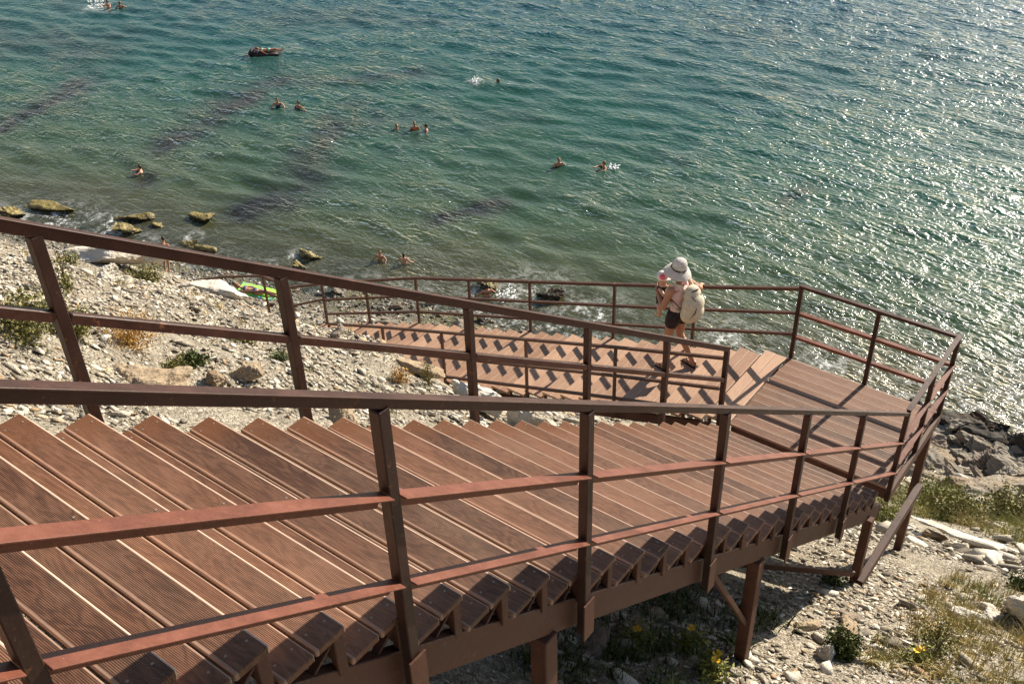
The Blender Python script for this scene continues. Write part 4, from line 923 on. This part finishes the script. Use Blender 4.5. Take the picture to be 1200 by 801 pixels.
# ---- air mattress with a person, towel with a sunbather
am=empty('air_mattress',(35.6,53.3,SEA),'dark air mattress with a raised end floating in open water','air mattress'); am.rotation_euler=(0,0,R(-52))
mb=MB()
for k in range(5): mb.tube([(-1.1,-.36+.18*k,.0),(.7,-.36+.18*k,.0)],[.10,.09],10)
mb.build('air_bed',M['rubber'],am,smooth=True)
mb=MB(); mb.tube([(-1.2,-.44,.12),(-1.2,.44,.12)],[.16,.16],12); mb.tube([(-1.0,-.42,.14),(-1.0,.42,.14)],[.14,.14],12); mb.tube([(-.82,-.40,.08),(-.82,.40,.08)],[.12,.12],12); mb.build('headrest',M['rubber'],am,smooth=True)
pr=empty('person',(35.6,53.3,SEA+.08),'sunbather in mint swimwear lying on the dark air mattress','person'); pr.rotation_euler=(0,0,R(-52))
def lying(E,wear,hair='hair_brown'):
    it=[((-.05,0,.12),(.20,.16,.12),None),((-.28,0,.12),(.2,.14,.10),None),((-.48,0,.14),(.15,.17,.11),None),((-.60,0,.15),.055,(-.68,0,.2),.05),((-.78,0,.25),(.112,.08,.09),None),
        ((.08,-.09,.11),.09,(.48,-.11,.20),.062),((.48,-.11,.20),.06,(.88,-.12,.07),.04),((.88,-.12,.07),.036,(.93,-.13,.18),.028),((.08,.09,.11),.09,(.5,.12,.10),.062),((.5,.12,.10),.058,(.92,.13,.06),.04),((.92,.13,.06),.036,(.96,.14,.17),.028),
        ((-.52,.19,.14),.055,(-.30,.34,.08),.042),((-.30,.34,.08),.04,(-.06,.30,.05),.03),((-.06,.3,.05),.03,(.06,.28,.05),.026),((-.52,-.19,.14),.055,(-.32,-.36,.08),.042),((-.32,-.36,.08),.04,(-.1,-.44,.0),.03),((-.1,-.44,.0),.03,(.0,-.46,-.02),.026)]
    link('body',cap_mesh(it,.02,M['skin'],'body',2),E); link('hair',cap_mesh([((-.83,0,.25),(.10,.09,.095),None)],.02,M[hair],'hair',1),E)
    link('swimwear',cap_mesh([((-.02,0,.13),(.13,.172,.13),None),((-.46,0,.16),(.09,.165,.11),None)],.02,M[wear],'swimwear',1),E)
lying(pr,'mint')
tx,ty=13.9,29.7; tz=gz(tx,ty)+.09
tv=[];nx_,ny_=20,14
for j in range(ny_+1):
    for i in range(nx_+1):
        X_=-.95+1.9*i/nx_;Y_=-.55+1.1*j/ny_; tv.append((X_,Y_,.03*mnoise.noise(Vector((X_*2.5,Y_*2.5,4)))+.0))
tf=[(j*(nx_+1)+i,j*(nx_+1)+i+1,(j+1)*(nx_+1)+i+1,(j+1)*(nx_+1)+i) for j in range(ny_) for i in range(nx_)]
mb=MB(); mb.add(tv,tf); ta=-math.atan(.22)
to_=mb.build('beach_towel',M['towel'],None,loc=(tx,ty,tz+.03)); to_.rotation_euler=(0,.20,R(-62)); sm_=to_.modifiers.new('t','SOLIDIFY'); sm_.thickness=.015
tag(to_,'bright green patterned towel spread on the pebbles','towel')
pl=empty('person',(tx-.12,ty+.15,tz+.06),'sunbather lying on the bright green towel','person'); pl.rotation_euler=(0,.12,R(-62)); lying(pl,'navy')
bg_=empty('bag',(13.2,31.3,gz(13.2,31.3)),'small dark bag beside the green towel','bag')
link('bag_body',cap_mesh([((0,0,.14),(.22,.15,.15),None),((0,0,.06),(.24,.17,.07),None)],.02,M['strap'],'bag_body',2),bg_); mb=MB(); mb.tube([(-.15,0,.24),(-.08,0,.4),(.08,0,.4),(.15,0,.24)],.015,6); mb.build('handle',M['strap'],bg_)
# ---- spray
def spray(label,x,y,r,h,n,seed):
    rg=random.Random(seed); b=bmesh.new()
    for _ in range(n):
        a=rg.uniform(0,6.283); q=r*rg.random()**.7; s=rg.uniform(.015,.055)
        bmesh.ops.create_icosphere(b,subdivisions=1,radius=1,matrix=Matrix.Translation((q*math.cos(a),q*math.sin(a),rg.random()**2*h))@Matrix.Rotation(rg.uniform(0,3),4,'X')@Matrix.Diagonal((s*1.6,s,s*.7,1)))
    me=bpy.data.meshes.new('spray'); b.to_mesh(me); b.free(); me.materials.append(M['foam']); o=link('spray',me,None,(x,y,SEA)); tag(o,label,'spray',kind='stuff')
spray('white spray thrown up behind the red suited swimmer',35.35,72.7,.75,.55,110,1)
spray('patch of white splash left of the farthest swimmer',39.2,38.1,.35,.25,50,2)
spray('splash beside the lying swimmer',33.5,24.3,.35,.10,40,3)
spray('splash to the right of the crouching bather',20.15,21.2,.45,.5,60,4)
# ------------------------------------------------------------------ camera, light
cam=bpy.data.cameras.new('camera'); co=bpy.data.objects.new('camera',cam); COL.objects.link(co); sc.camera=co
cam.sensor_width=36; cam.lens=36.258; cam.clip_start=.05; cam.clip_end=6000
r=Vector((0.6020861,-0.79792516,-0.02842117)); u=Vector((0.47405144,0.32860612,0.81688019)); d=Vector((0.64246989,0.5053053,-0.57610675))
m4=Matrix.Identity(4)
for i,(a,b,c) in enumerate(zip(r,u,d)): m4[i][0]=a;m4[i][1]=b;m4[i][2]=-c
m4[0][3],m4[1][3],m4[2][3]=-8.96757474,-1.91852441,7.95451791
co.matrix_world=m4
EL,AZ=R(27.5),R(7.6)
sv=Vector((math.cos(EL)*math.cos(AZ),-math.cos(EL)*math.sin(AZ),math.sin(EL)))
sl=bpy.data.lights.new('sun','SUN'); sl.energy=5.0; sl.angle=R(.53); sl.color=(1,.90,.745)
so=bpy.data.objects.new('sun',sl); COL.objects.link(so); so.rotation_euler=(-sv).to_track_quat('-Z','Y').to_euler(); so.location=(20,-5,20)
w=bpy.data.worlds.new('World'); sc.world=w; w.use_nodes=True; nt=w.node_tree; bg=nt.nodes['Background']
sk=nt.nodes.new('ShaderNodeTexSky'); sk.sky_type='NISHITA'; sk.sun_disc=False; sk.sun_elevation=EL; sk.sun_rotation=R(90)+AZ; sk.altitude=20; sk.dust_density=.5; sk.air_density=1.2
nt.links.new(sk.outputs[0],bg.inputs[0]); bg.inputs[1].default_value=.062
sc.view_settings.view_transform='Standard'; sc.view_settings.look='None'; sc.view_settings.exposure=1.05; sc.view_settings.gamma=1
sc.cycles.max_bounces=6; sc.cycles.transparent_max_bounces=8; sc.cycles.caustics_reflective=False; sc.cycles.caustics_refractive=False
sc.cycles.sample_clamp_indirect=4.0
